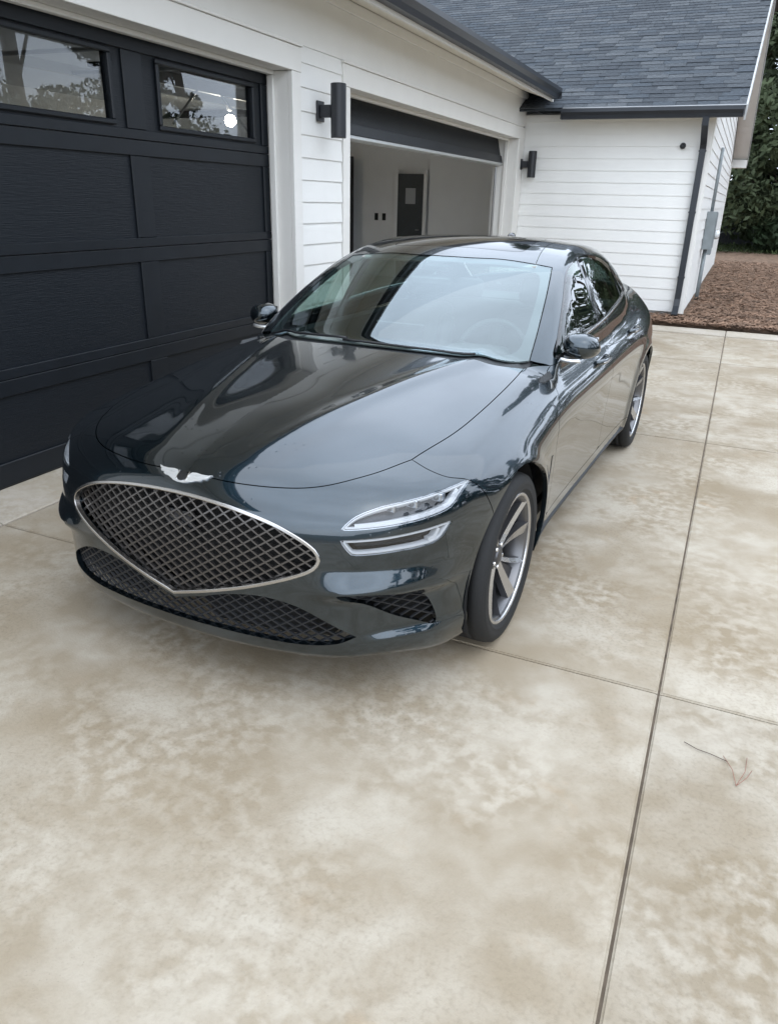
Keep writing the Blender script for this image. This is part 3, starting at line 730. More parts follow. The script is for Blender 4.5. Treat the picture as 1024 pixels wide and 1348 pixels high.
# front camera under the crest top
# ------------------------------------------------------------------ wheels
def wheel(x,y,sg):
    w=empty('wheel',(x,y,.332),0,car)
    b=MB(); R=.332
    prof=[(-.106,.262),(-.111,.270),(-.1135,.273),(-.112,.276),(-.1145,.290),(-.1135,.306),(-.1115,.308),(-.110,.313),(-.100,.325),(-.080,.331)]
    for g_ in (-.052,-.018,.018,.052): prof+=[(g_-.006,R),(g_-.004,R-.007),(g_+.004,R-.007),(g_+.006,R)]
    prof+=[(.080,.331),(.100,.325),(.110,.313),(.1115,.308),(.1135,.306),(.1145,.290),(.112,.276),(.1135,.273),(.111,.270),(.106,.262),(.100,.252),(-.100,.252)]
    b.lathe(prof,'x',72,closed=True); b.build('tyre',RUB,w)
    b=MB(); b.lathe([(.098,.2585),(.104,.256),(.105,.248),(.099,.2435),(.088,.240),(.04,.232),(-.06,.232),(-.095,.246),(-.10,.256),(-.096,.244),(-.06,.226),(.04,.226),(.086,.233),(.094,.238)],'x',72,closed=True); rim=b.build('rim',RIMB,w)
    b=MB(); b.lathe([(.0985,.2592),(.1045,.2568),(.1058,.2480),(.0995,.2425),(.092,.2412),(.092,.2445),(.098,.2492)],'x',72,closed=True); b.build('rim_lip',RIMS,w)
    # brake disc + caliper
    b=MB(); b.lathe([(.012,.165),(.020,.165),(.020,.06),(.03,.058),(.03,.02),(.0,.02),(.0,.06),(.012,.06)],'x',48,closed=True); b.build('brake_disc',DISC,w)
    b=MB(); b.prism([(-.165,-.075),(-.185,0),(-.165,.075),(-.105,.06),(-.115,0),(-.105,-.06)],-.012,.05,'x'); b.build('brake_caliper',BLK,w,angle=30)
    # five double spokes, concave towards the hub
    def blade(b,r0,a0,w0,x0,r1,a1,w1,x1,dp,tilt,mid=None):
        rings=[]
        for t in (0,.25,.5,.75,1):
            r=r0+(r1-r0)*t; ang=math.radians(a0+(a1-a0)*t); wd=w0+(w1-w0)*t; xx=x0+(x1-x0)*t**1.5
            e=np.array([0,math.cos(ang),math.sin(ang)]); q=np.array([0,-math.sin(ang),math.cos(ang)]); c=e*r
            pts=[c+q*(-wd/2)+np.array([xx-tilt,0,0]),c+q*(wd/2)+np.array([xx+tilt,0,0]),c+q*(wd*.60)+np.array([xx-dp,0,0]),c+q*(-wd*.60)+np.array([xx-dp,0,0])]
            rings.append([b.b.verts.new(p) for p in pts])
        for A,B in zip(rings[:-1],rings[1:]):
            for j in range(4):
                f=b.b.faces.new((A[j],A[(j+1)%4],B[(j+1)%4],B[j])); f.material_index=0 if j==0 else 1
        b.b.faces.new(rings[0][::-1]); b.b.faces.new(rings[-1])
    for k in range(5):
        a0=90+72*k+8
        b=MB()
        blade(b,.045,a0-12,.022,.050,.243,a0-17,.050,.094,.030,.004)      # broad blade
        blade(b,.045,a0+12,.018,.048,.243,a0+21,.018,.094,.034,-.005)     # slim blade
        blade(b,.075,a0+2,.030,.030,.243,a0+5,.052,.066,.020,0)           # dark web between them
        for f in list(b.b.faces)[-18:]: f.material_index=1
        bmesh.ops.bevel(b.b,geom=[e for e in b.b.edges if len(e.link_faces)==2 and e.calc_face_angle(0)>.6],offset=.0016,segments=1,affect='EDGES')
        b.build('spoke',[RIMS,RIMD],w)
    b=MB(); b.lathe([(.0,.062),(.040,.062),(.050,.056),(.053,.034),(.060,.031),(.062,.027),(.0622,.001)],'x',32); b.build('hub_cap',RIMD,w,angle=30)
    b=MB()
    for k in range(5):
        a=math.radians(90+36+72*k); b.lathe([(.045,.009),(.058,.009),(.060,.006)],'x',6,c=(0,.046*math.cos(a),.046*math.sin(a)))
    b.build('wheel_nut',BCHROME,w)['kind']='stuff'
    if sg<0: w.rotation_euler=(0,0,math.pi)
    return w
w0=wheel(.792,0,1)
for (x,y,sg) in ((.800,2.835,1),(-.792,0,-1),(-.800,2.835,-1)):
    c=copy_tree(w0,car); c.location=(x,y,.332); c.rotation_euler=(0.3 if sg>0 else 0,0,math.pi if sg<0 else 0)
# wheel wells
for yc in (0,2.835):
    for sg in (1,-1):
        t=[math.radians(a) for a in np.linspace(-22,202,30)]
        b=MB(); r=.385
        for i in range(29):
            b.poly([(sg*.52,yc+r*math.cos(t[i]),ZC+r*math.sin(t[i])),(sg*.865,yc+r*math.cos(t[i]),ZC+r*math.sin(t[i])),(sg*.865,yc+r*math.cos(t[i+1]),ZC+r*math.sin(t[i+1])),(sg*.52,yc+r*math.cos(t[i+1]),ZC+r*math.sin(t[i+1]))])
        b.poly([(sg*.52,yc+r*math.cos(a),ZC+r*math.sin(a)) for a in t])
        b.build('wheel_well',UNDER,car)
# underbody and engine bay block
b=MB(); b.box(-.50,.50,-.66,.5,.22,.66,.02); b.box(-.80,.80,.42,2.42,.20,.30,.02); b.box(-.50,.50,2.42,3.66,.22,.60,.02); b.box(-.78,.78,.45,.55,.28,.86,.01); b.box(-.78,.78,2.75,2.80,.28,.95,.01); b.build('underbody',UNDER,car)
# ------------------------------------------------------------------ mirrors, handles, wipers, aerial, side strakes
def ell(mb,c,r,n=24,m=16,e=2.6,cut=None):
    vs=[]
    for i in range(m+1):
        ph=math.pi*i/m-math.pi/2
        for j in range(n):
            th=2*math.pi*j/n
            f=lambda a,ee: math.copysign(abs(a)**(2/ee),a)
            vs.append(mb.b.verts.new((c[0]+r[0]*f(math.cos(ph),e)*f(math.cos(th),e),c[1]+r[1]*f(math.cos(ph),e)*f(math.sin(th),e),c[2]+r[2]*f(math.sin(ph),e))))
    for i in range(m):
        for j in range(n):
            try: q=mb.b.faces.new((vs[i*n+j],vs[i*n+(j+1)%n],vs[(i+1)*n+(j+1)%n],vs[(i+1)*n+j])); q.smooth=True
            except ValueError: pass
    return vs
for sg in (1,-1):
    b=MB(); vs=ell(b,(.868,.945,.990),(.083,.080,.056),28,18,2.5)
    for v in vs:
        u=(v.co.x-.868)/.083; q=(v.co.z-.99)/.056
        v.co.z-= .012*u*(1 if q<0 else -.3)*0
        v.co.y+= .030*max(0,u)**2+ .0            # outer end sweeps back
        v.co.z+= (-.020*max(0,u)**2 if q>0 else .014*max(0,-u))  # falls away outwards
        if v.co.y>.965: v.co.y=.965+ (v.co.y-.965)*.12
        if sg<0: v.co.x=-v.co.x
    bmesh.ops.remove_doubles(b.b,verts=b.b.verts,dist=1e-5)
    hm=b.build('wing_mirror',PAINT,car)
    b=MB(); b.box(sg*.868-.066,sg*.868+.066,.975,.979,.955,1.030,.0); b.build('mirror_glass',BCHROME,hm)
    b=MB(); 
    b.tube([(sg*.770,.93,.925),(sg*.80,.94,.932),(sg*.86,.95,.950)],[.030,.026,.022],10); b.build('mirror_arm',GBLK,hm)
    pts=[(sg*.778,.885,.934),(sg*.81,.872,.932),(sg*.85,.866,.932),(sg*.885,.872,.936)]
    b=MB(); b.tube([tuple(p) for p in samp(pts,.02)],.0095,8); b.build('mirror_strip',BADGE,hm)
# door handles
for yc,zc,par in ((1.47,.842,fd),(2.42,.872,rd)):
    for k,sg in enumerate((1,-1)):
        P,_=cast([(1.3,yc+d,zc+.01*d) for d in np.linspace(-.11,.11,9)],[(-1,0,0)]*9,0,.8,n=60)
        pts=[(sg*(p[0]+.030*(1-(abs(i-4)/4)**4)+.002),p[1],p[2]) for i,p in enumerate(P)]
        b=MB(); b.tube(pts,[.010,.013,.0145,.015,.015,.015,.0145,.013,.010],8); o=b.build('door_handle',PAINT,par[k])
        b=MB(); b.tube([(p[0]+sg*.0145,p[1],p[2]) for p in pts[1:-1]],.0028,6); b.build('handle_trim',CHROME,o)
# front door/wing air breather
sweep_obj('wing_strake',side([(.415,.50),(.43,.56),(.435,.62)],.02),GBLK,car,[(-.012,-.004),(.012,-.004),(.012,.002),(-.012,.002)],both=True,ch=SD)
# wheel-arch and sill dark edge strip
sweep_obj('sill_strip',side([(.40,.226),(1.0,.224),(1.8,.224),(2.44,.226)],.1),BLK,car,[(-.008,-.004),(.008,-.004),(.008,.006),(-.008,.006)],both=True,ch=SD)
for (p0,p1,p2) in (((.50,.56,.975),(.20,.505,1.0),(-.12,.50,1.003)),((-.12,.535,.985),(-.38,.57,.985),(-.62,.66,.965))):
    def up_(p): q=TP.fwd(np.array([[p[0],p[1]]]))[0]; return (q[0],q[1],q[2]+.012)
    b=MB(); pts=[up_(p) for p in samp([p0,p1,p2],.05)]; b.tube(pts,.006,6); b.build('wiper',BLK,car)
b=MB(); ell(b,(0,2.52,1.372),(.022,.07,.028),14,8,2.0); b.build('roof_aerial',GBLK,car)
# camera pod at the top of the glass
b=MB(); b.box(-.07,.07,1.26,1.34,1.235,1.275,.008); b.build('sensor_pod',BLK,car)
b=MB(); b.box(-.125,.125,1.20,1.225,1.165,1.23,.02); b.tube([(0,1.235,1.20),(0,1.28,1.25)],.012,6); b.build('rear_view_mirror',GBLK,car)
# ------------------------------------------------------------------ cabin interior
b=MB(); b.box(-.72,.72,.62,1.02,.60,.885,.06); b.box(-.70,.70,.56,.80,.80,.925,.05); b.build('dashboard',LEATH2,car,angle=50)
b=MB(); b.box(.23,.53,.80,1.0,.88,.945,.03); b.build('instrument_hood',LEATH2,car,angle=50)
b=MB(); b.box(-.13,.13,.84,.855,.93,1.03,.004); b.build('infotainment_screen',GBLK,car)
b=MB(); b.box(-.14,.14,.95,1.95,.30,.62,.04); b.build('centre_console',LEATH2,car,angle=50)
sw=empty('steering_wheel',(.38,1.13,.86),0,car); sw.rotation_euler=(math.radians(-26),0,0)
b=MB(); b.tube([(.182*math.cos(t),0,.182*math.sin(t)) for t in np.linspace(0,2*math.pi,41)[:-1]],.015,10,closed=True); b.build('steering_rim',LEATH,sw)
b=MB(); b.box(-.06,.06,-.05,.0,-.06,.05,.02); b.box(-.17,.17,-.02,-.004,-.02,.015,.004); b.box(-.015,.015,-.02,-.004,-.17,0,.004); b.build('steering_hub',LEATH,sw,angle=50)
def seat(x,y,wd=.50):
    s=empty('front_seat',(x,y,.30),0,car)
    b=MB(); b.box(-wd/2,wd/2,-.05,.48,.0,.20,.05); b.box(-wd/2,-wd/2+.08,-.03,.46,.15,.245,.03); b.box(wd/2-.08,wd/2,-.03,.46,.15,.245,.03); b.build('seat_cushion',LEATH,s,angle=50)
    rot=Matrix.Rotation(math.radians(-20),3,'X'); pv=(0,.46,.15)
    b=MB(); b.box(-wd/2+.03,wd/2-.03,.42,.53,.12,.74,.05,rot,pv); b.box(-wd/2,-wd/2+.09,.38,.50,.15,.66,.04,rot,pv); b.box(wd/2-.09,wd/2,.38,.50,.15,.66,.04,rot,pv); b.build('seat_back',LEATH,s,angle=50)
    b=MB(); b.box(-.12,.12,.42,.51,.765,.93,.04,rot,pv); b.tube([(-.05,.67,.80),(-.05,.70,.9)],.006,6); b.tube([(.05,.67,.80),(.05,.70,.9)],.006,6); b.build('headrest',LEATH,s,angle=50)
    return s
s0=seat(.37,1.28); s1=copy_tree(s0,car); s1.location.x=-.37
b=MB(); b.box(-.64,.64,2.10,2.55,.32,.50,.05); rot=Matrix.Rotation(math.radians(-24),3,'X'); b.box(-.62,.62,2.46,2.60,.45,1.00,.05,rot,(0,2.5,.45))
for x in (-.38,.38): b.box(x-.12,x+.12,2.46,2.56,1.0,1.13,.03,rot,(0,2.5,.45))
b.build('rear_seat',LEATH,car,angle=50)
b=MB(); b.box(-.66,.66,2.72,3.35,.90,.94,.01); b.build('parcel_shelf',LEATH2,car)
hl=topc([(0,1.40),(.40,1.44),(.43,2.6),(0,2.64)],.05,lin=True); hh=np.concatenate([hl[:-1],(hl*[-1,1,1])[::-1][:-1]])
make_panel('headliner',TP,hh,HLIN,car,res=.08,both=False,thick=0,off=.045,gap=.02)
for sg in (1,-1):
    b=MB(); b.box(min(sg*.76,sg*.80),max(sg*.76,sg*.80),.60,2.62,.30,.90,.02); b.build('door_card',LEATH2,car)
    b=MB(); b.box(min(sg*.12,sg*.50),max(sg*.12,sg*.50),1.37,1.50,1.285,1.297,.003,Matrix.Rotation(math.radians(12),3,'X')); b.build('sun_visor',HLIN,car)
# front number-plate bracket is absent; small square radar pad in the grille
c_=FX.fwd(np.array([[0,.60]]),.03)[0]
b=MB(); b.box(-.055,.055,c_[1]-.004,c_[1]+.02,.565,.635,.004); b.build('radar_pad',GBLK,gr)
# ------------------------------------------------------------------ ground: driveway slabs, mulch, lawn
def concrete(name,base,dark,light,seed):
    m=mat(name,base,rough=.82,spec=.35); b=m.node_tree.nodes['Principled BSDF']; c=N(m,'TexCoord'); geo=N(m,'NewGeometry')
    mp=N(m,'Mapping'); mp.inputs['Location'].default_value=(seed,seed*.7,0); L(m,geo.outputs['Position'],mp.inputs[0])
    def noise(s,d,dist=0.): 
        n=N(m,'TexNoise',Scale=s,Detail=d); n.inputs['Distortion'].default_value=dist; L(m,mp.outputs[0],n.inputs['Vector']); return n.outputs['Fac']
    def rng_(v,a,b_,c_=0,d=1):
        r=N(m,'MapRange'); r.inputs[1].default_value=a; r.inputs[2].default_value=b_; r.inputs[3].default_value=c_; r.inputs[4].default_value=d; L(m,v,r.inputs[0]); return r.outputs[0]
    def mixc(f,A,B,mode='MIX'):
        x=N(m,'Mix',data_type='RGBA',blend_type=mode)
        if hasattr(f,'links'): L(m,f,x.inputs['Factor'])
        else: x.inputs['Factor'].default_value=f
        for i,q in ((6,A),(7,B)):
            if isinstance(q,tuple): x.inputs[i].default_value=(*q,1)
            else: L(m,q,x.inputs[i])
        return x.outputs[2]
    def mul(a,b_):
        x=N(m,'Math',operation='MULTIPLY'); L(m,a,x.inputs[0]); L(m,b_,x.inputs[1]); return x.outputs[0]
    big=rng_(noise(.75,4,.2),.38,.62); mid=rng_(noise(5.5,9,.25),.38,.64); sm=rng_(noise(19,7,.2),.42,.62)
    col=mixc(big,base,dark); pat=mul(rng_(noise(1.4,4,.3),.38,.60),rng_(mid,0,1,.25,1))
    col=mixc(pat,col,light); col=mixc(mul(rng_(sm,0,1,0,.75),rng_(noise(1.7,3),.40,.6)),col,tuple(l*1.06 for l in light))
    pit=N(m,'TexVoronoi',Scale=95.0); L(m,mp.outputs[0],pit.inputs['Vector']); pits=mul(rng_(pit.outputs['Distance'],.05,.16,1,0),rng_(noise(3.,3),.5,.62))
    col=mixc(mul(rng_(noise(70,3),.48,.72,0,.34),rng_(noise(1.1,3),.40,.62,.12,1)),col,tuple(d*.62 for d in dark))
    col=mixc(rng_(pits,0,1,0,.45),col,(.16,.135,.105))
    st=mul(rng_(noise(6.5,5,.4),.60,.70,0,.30),rng_(noise(.8,2),.5,.65)); col=mixc(st,col,(.33,.22,.12))
    info=N(m,'ObjectInfo'); col=mixc(1,col,rng_(info.outputs['Random'],0,1,.94,1.05),'MULTIPLY')
    L(m,col,b.inputs['Base Color'])
    hgt=N(m,'Math',operation='ADD'); L(m,noise(130,5),hgt.inputs[0]); L(m,rng_(noise(24,6),0,1,0,1.2),hgt.inputs[1])
    bu=N(m,'Bump'); bu.inputs['Strength'].default_value=.35; bu.inputs['Distance'].default_value=.004; L(m,hgt.outputs[0],bu.inputs['Height']); L(m,bu.outputs[0],b.inputs['Normal'])
    L(m,rng_(noise(4,4),.3,.7,.7,.92),b.inputs['Roughness'])
    return m
CONC=concrete('driveway_concrete',(.278,.230,.163),(.228,.182,.121),(.380,.340,.275),3.1)
CONCL=concrete('pale_concrete',(.38,.34,.27),(.33,.285,.215),(.44,.40,.345),9.0)
JOINT=mat('joint_dirt',(.17,.135,.10),rough=.95,var=.3,vscale=14)
# earth sheet to the horizon
gm=mesh('ground',[(-600,-600,-.06),(600,-600,-.06),(600,900,-.06),(-600,900,-.06)],[(0,1,2,3)])
link('ground',gm,mat('earth',(.10,.085,.06),rough=.95,var=.35,vscale=.6),kind='structure')
dw=link('driveway',mesh('driveway',[(-2.25,-9,-.016),(12,-9,-.016),(12,8.93,-.016),(-2.25,8.93,-.016),(-2.25,-9,-.058),(12,-9,-.058),(12,8.93,-.058),(-2.25,8.93,-.058)],[(0,1,2,3),(4,7,6,5),(0,4,5,1),(1,5,6,2),(2,6,7,3),(3,7,4,0)]),JOINT,kind='structure')
XS=[-1.70,1.50,4.70,7.9,11.1]; YS=[-6.77,-3.47,-.17,3.13,6.43,8.42]
g=.004
def slab(x0,x1,y0,y1,z1=0.0,m=CONC):
    # slab with a rounded tooled edge, slightly uneven along the joint
    b=MB(); b.box(x0+g,x1-g,y0+g,y1-g,-.05,z1,0)
    es=[e for e in b.b.edges if all(v.co.z>z1-.01 for v in e.verts)]
    bmesh.ops.bevel(b.b,geom=es,offset=.006,segments=3,affect='EDGES')
    return b.build('concrete_slab',m,dw,angle=50)
for i in range(len(XS)-1):
    for j in range(len(YS)-1): slab(XS[i],XS[i+1],YS[j],YS[j+1])
for i in range(len(XS)-1): slab(XS[i],XS[i+1],8.42,8.92,.012,CONCL)
# door thresholds: pale strip rising to the garage floor
for (y0,y1) in ((-6.77,-3.47),(-3.47,-.17),(-.17,3.13),(3.13,6.43),(6.43,8.42),(8.42,9.85)):
    b=MB(); b.prism([(-2.25,-.05),(-2.25,.022),(-2.02,.022),(-1.715,.002),(-1.707,-.004),(-1.707,-.05)],y0+g,y1-g,'y')
    # prism on axis y uses (x,z)
    b.build('concrete_slab',CONCL,dw)
# mulch
MULCH=mat('pine_mulch',(.155,.10,.065),rough=.95,var=.45,vscale=9,bump=.8,bscale=40)
b=MB(); nx,ny=60,80; x0,x1,y0,y1=-2.2,14,8.93,31
vv=[[b.b.verts.new((x0+(x1-x0)*i/nx,y0+(y1-y0)*j/ny,.03+.03*math.sin(i*1.7+j*.9)*math.sin(j*1.3-i*.6)*(0 if j==0 else 1)-(.05 if j==0 else 0))) for j in range(ny+1)] for i in range(nx+1)]
for i in range(nx):
    for j in range(ny): f=b.b.faces.new((vv[i][j],vv[i+1][j],vv[i+1][j+1],vv[i][j+1])); f.smooth=True
b.build('mulch_bed',MULCH,kind='structure')
def flakes(name,n,x0,x1,y0,y1,z,l,w,m,label,curve=0,near=None,rise=.02,dens=None):
    V=[];F=[]
    k=0
    while k<n:
        x=random.uniform(x0,x1); u=random.random(); y=y0+(y1-y0)*(u**1.7 if near else u)
        if 'wing' and -9<x<.9 and 9.85<y<21.6: continue
        a=random.uniform(0,math.pi*2); ll=l*random.uniform(.5,1.4); ww=w*random.uniform(.6,1.4); dz=random.uniform(-.5,1)*rise; zz=z+random.uniform(0,.035)
        c,s_=math.cos(a)*ll/2,math.sin(a)*ll/2; px_,py_=-math.sin(a)*ww/2,math.cos(a)*ww/2; i=len(V)
        V+=[(x-c-px_,y-s_-py_,zz),(x+c-px_,y+s_-py_,zz+dz),(x+c+px_,y+s_+py_,zz+dz+.004),(x-c+px_,y-s_+py_,zz+.004)]; F.append((i,i+1,i+2,i+3)); k+=1
    return link(name,mesh(name,V,F),m,None,label=label,kind='stuff')
STRAW=mat('bark_chip',(.21,.13,.085),rough=.9,var=.5,vscale=3)
flakes('bark_mulch',52000,-1.8,6,8.96,24,.045,.075,.015,STRAW,'reddish brown pine bark mulch covering the bed beside the white wing',near=True)
LAWN=mat('lawn_grass',(.060,.085,.030),rough=.9,var=.4,vscale=2)
lw=mesh('lawn',[(-60,31,.02),(60,31,.02),(60,75,.1),(-60,75,.1)],[(0,1,2,3)]); link('lawn',lw,LAWN,kind='structure')
flakes('lawn_grass',9000,-2,12,29.5,38,.04,.12,.03,LAWN,'green grass strip at the far end of the bed before the dark trees',rise=.12)

# ------------------------------------------------------------------ house
house=empty('house',(-5,8,0),label='white lap-sided house with black garage doors and a dark shingle roof beside the driveway',cat='house')
house.location=(0,0,0)
WHITE=mat('white_paint',(.76,.755,.725),rough=.5,spec=.4,var=.02,vscale=3,bump=.06,bscale=90)
SIDE=mat('white_siding',(.765,.765,.74),rough=.55,spec=.35,var=.03,vscale=2.5,bump=.10,bscale=55)
TRIMW=mat('white_trim',(.735,.725,.69),rough=.5,var=.02,vscale=4)
SOFF=mat('cream_soffit',(.73,.69,.60),rough=.6,var=.02,vscale=3)
SHEATH=mat('house_wrap',(.45,.45,.44),rough=.9)
GUT=mat('black_gutter',(.022,.026,.032),rough=.33,spec=.5,var=.1,vscale=4)
DOORB=mat('black_door',(.009,.0115,.015),rough=.42,spec=.38,var=.12,vscale=6)
# wood-grain stamped steel for the recessed fields
def grain_mat():
    m=mat('door_field',(.008,.0105,.014),rough=.45,spec=.34); b=m.node_tree.nodes['Principled BSDF']; c=N(m,'TexCoord'); mp=N(m,'Mapping'); mp.inputs['Scale'].default_value=(1,2.5,45)
    n=N(m,'TexNoise',Scale=4.0,Detail=6.0); L(m,c.outputs['Object'],mp.inputs[0]); L(m,mp.outputs[0],n.inputs['Vector']); u=N(m,'Bump'); u.inputs['Strength'].default_value=.5; u.inputs['Distance'].default_value=.004; L(m,n.outputs['Fac'],u.inputs['Height']); L(m,u.outputs[0],b.inputs['Normal']); return m
FIELD=grain_mat()
INTW=mat('drywall_grey',(.84,.86,.87),rough=.85,var=.03,vscale=2)
INTF=mat('garage_floor',(.60,.60,.59),rough=.6,var=.15,vscale=3)
WX=-1.85; DX_=-2.07
def wallbox(name,x0,x1,y0,y1,z0,z1,m=WHITE,bev=.003,parent=None):
    b=MB(); b.box(x0,x1,y0,y1,z0,z1,bev); return b.build(name,m,parent or house)
# structural walls (behind the boards)
O1=(-1.45,3.00); O2=(3.97,9.52); HT=2.46
for (y0,y1,z0,z1) in ((-4.2,O1[0]-.02,0,3.12),(O1[0]-.02,O1[1]+.02,HT+.02,3.12),(O1[1]+.02,O2[0]-.02,0,3.12),(O2[0]-.02,O2[1]+.02,HT+.02,3.12),(O2[1]+.02,9.87,0,3.12)):
    wallbox('wall',-2.03,WX-.018,y0,y1,z0,z1,SHEATH,0)
# lap siding boards
_sd={}
def board(axis,a0,a1,z,h,face,sgn=1,cut=None,parent=None,name='siding_board'):
    """one lap board; axis 'y': runs along y on a wall facing +x at x=face; axis 'x': runs along x, wall facing -y; 'Y': along y facing +x (gable)"""
    key=(axis[0],round(a1-a0,3),h,face if axis=='x' else 0)
    me=_sd.get(key)
    if me is None:
        p=[(-.018,0),(.013,0),(.013,.006),(.003,h+.004),(-.018,h+.004)]; ln=a1-a0
        b=MB()
        if axis[0]=='y': b.prism(p,0,ln,'y')
        else: b.prism([(-q[0],q[1]) for q in p],0,ln,'x')
        bmesh.ops.recalc_face_normals(b.b,faces=b.b.faces); me=bpy.data.meshes.new(name); b.b.to_mesh(me); b.b.free(); me.materials.append(SIDE); _sd[key]=me
    jit=random.uniform(-.0008,.0008)
    return link(name,me,None,parent or house,loc=((face+jit,a0,z) if axis[0]=='y' else (a0,face+jit,z)))
P_=.165; Z0=.06
for k in range(15): board('y',3.105,3.835,Z0+k*P_,P_,WX)
for k in range(15): board('y',-4.2,-1.59,Z0+k*P_,P_,WX)
for a_,b_ in ((3.105,3.835),(-4.2,-1.59)): board('y',a_,b_,Z0+15*P_,.108,WX)
# foundation strip
wallbox('foundation',-2.0,WX-.002,3.02,3.95,0,.058,mat('foundation_grey',(.33,.32,.30),rough=.9,var=.2),0)
# casings: flat jamb return plus face casing, mitred as butt joints
def casing(o,pad=.12):
    y0,y1=o; cw=.125
    for a,b_ in ((y0-cw,y0),(y1,y1+cw)): wallbox('door_casing',WX-.016,WX+.022,a,b_,0.02,HT-.002,TRIMW,.003)
    wallbox('door_casing',WX-.016,WX+.024,y0-cw-.012,y1+cw+.012,HT,HT+.165,TRIMW,.003)
    wallbox('drip_cap',WX-.016,WX+.040,y0-cw-.02,y1+cw+.02,HT+.167,HT+.185,TRIMW,.003)
    for a,b_ in ((y0-.018,y0-.001),(y1+.001,y1+.018)): wallbox('door_jamb',-2.20,WX-.018,a,b_,0.02,HT-.002,TRIMW,.002)
    wallbox('door_jamb',-2.20,WX-.018,y0,y1,HT+.001,HT+.018,TRIMW,.002)
    for a,b_ in ((y0,y0+.028),(y1-.028,y1)): wallbox('stop_moulding',DX_+.035,DX_+.085,a,b_,0.02,HT-.03,TRIMW,.004)
    wallbox('stop_moulding',DX_+.035,DX_+.085,y0,y1,HT-.028,HT,TRIMW,.004)
casing(O1); casing(O2)
wallbox('corner_board',WX-.016,WX+.020,O2[1]+.127,9.84,0.05,2.625,TRIMW,.002)
# frieze and soffit
wallbox('frieze_board',WX-.016,WX+.012,-4.2,9.84,2.648,3.10,WHITE,.002)
wallbox('frieze_board',WX+.014,WX+.032,-4.2,9.83,3.00,3.085,WHITE,.004)
b=MB(); b.prism([(WX-.02,3.13),(WX-.02,3.105),(-1.375,2.945),(-1.375,2.965)],-4.5,9.44,'y'); b.build('soffit',SOFF,house)
b=MB(); b.prism([(-1.372,2.925),(-1.348,2.925),(-1.348,3.07),(-1.372,3.07)],-4.5,9.44,'y'); b.build('fascia_board',TRIMW,house)
def gutter(name,axis,a0,a1,f,z,sgn):
    # K-style profile, open on top
    p=[(0,.13),(0,0),(.075,0),(.090,.045),(.125,.085),(.125,.128),(.118,.130),(.118,.090),(.084,.05),(.070,.006),(.006,.006),(.006,.13)]
    b=MB(); pts=[(f+sgn*q[0],z+q[1]) for q in p]; b.prism(pts,a0,a1,axis); return b.build(name,GUT,house)
gutter('gutter','y',-4.5,9.36,-1.346,2.955,1)
wallbox('gutter_end',-1.346,-1.221,9.362,9.372,2.955,3.085,GUT,0)
# ---- roof of the garage, slope rises towards -x
SHM=[]
def shingle_mat(i,c):
    m=mat('shingle_%s'%['slate','charcoal','ash','blue'][i],c,rough=.9,spec=.2,var=.28,vscale=22,bump=.5,bscale=190); return m
SHM=[shingle_mat(0,(.062,.070,.078)),shingle_mat(1,(.048,.055,.063)),shingle_mat(2,(.078,.086,.094)),shingle_mat(3,(.055,.065,.076))]
S=.50; cs=1/math.hypot(1,S)
b=MB(); b.prism([(-1.36,3.072),(-1.36,3.100),(-6.3,3.100+4.94*.47),(-11.3,3.100),(-11.3,3.06),(-6.3,3.06+4.94*.47)],-4.6,15.6,'y'); b.build('roof',SHM[0],house)
# ---- wing: footprint x -9..0.83, y 9.85..21.6
WY=9.86; WXR=.83; WYB=21.6
wallbox('wall',-2.03,WXR-.02,WY+.02,WY+.16,.0,2.82,SHEATH,0)
b=MB(); b.prism([(WY+.17,.0),(WYB-.02,.0),(WYB-.02,2.82),((WY+WYB)/2,5.75),(WY+.17,2.82)],WXR-.18,WXR-.022,'x'); b.build('wall',SHEATH,house)
for k in range(16): board('x',WX+.0,WXR-.115,.10+k*.1625,.1625,WY)
wallbox('corner_board',WXR-.112,WXR-.002,WY-.022,WY+.018,.08,2.70,TRIMW,.002)
wallbox('corner_board',WXR-.017,WXR+.024,WY-.020,WY+.09,.08,2.74,TRIMW,.002)
wallbox('foundation',-1.84,WXR-.02,WY+.012,WY+.06,-.02,.098,mat('foundation_grey',(.33,.32,.30),rough=.9,var=.2),0)
wallbox('foundation',WXR-.1,WXR-.014,WY+.08,WYB,-.02,.098,mat('foundation_grey',(.33,.32,.30),rough=.9,var=.2),0)
k=0; ymid=(WY+WYB)/2
while .10+k*.1625<5.2:
    z=.10+k*.1625; y0=WY+.092; y1=WYB-.09
    if z+.17>2.80:
        d=(z+.17-2.80)/.5; y0=WY+.02+d; y1=WYB-.02-d
    if y1-y0>.3: board('y',y0,y1,z,.1625,WXR)
    k+=1
wallbox('corner_board',WXR-.017,WXR+.024,WYB-.088,WYB,.08,2.74,TRIMW,.002)
wallbox('frieze_board',WX,WXR,WY-.024,WY+.018,2.702,2.80,WHITE,.002)
# eave soffit, fascia, gutter of the wing (front)
EY=9.47
b=MB(); b.box(-1.19,1.20,EY+.004,WY+.02,2.775,2.79); b.build('soffit',SOFF,house)
wallbox('fascia_board',-1.20,1.20,EY-.022,EY+.002,2.70,2.83,GUT,0)
gutter('gutter','x',-1.20,1.19,EY-.024,2.695,-1)
for xx in (-1.202,1.191): wallbox('gutter_end',xx,xx+.008,EY-.148,EY-.024,2.695,2.825,GUT,0)
wallbox('drip_edge',-1.2,1.215,EY-.052,EY-.03,2.838,2.848,mat('drip_edge_metal',(.45,.46,.47),rough=.35,metal=.8),0)
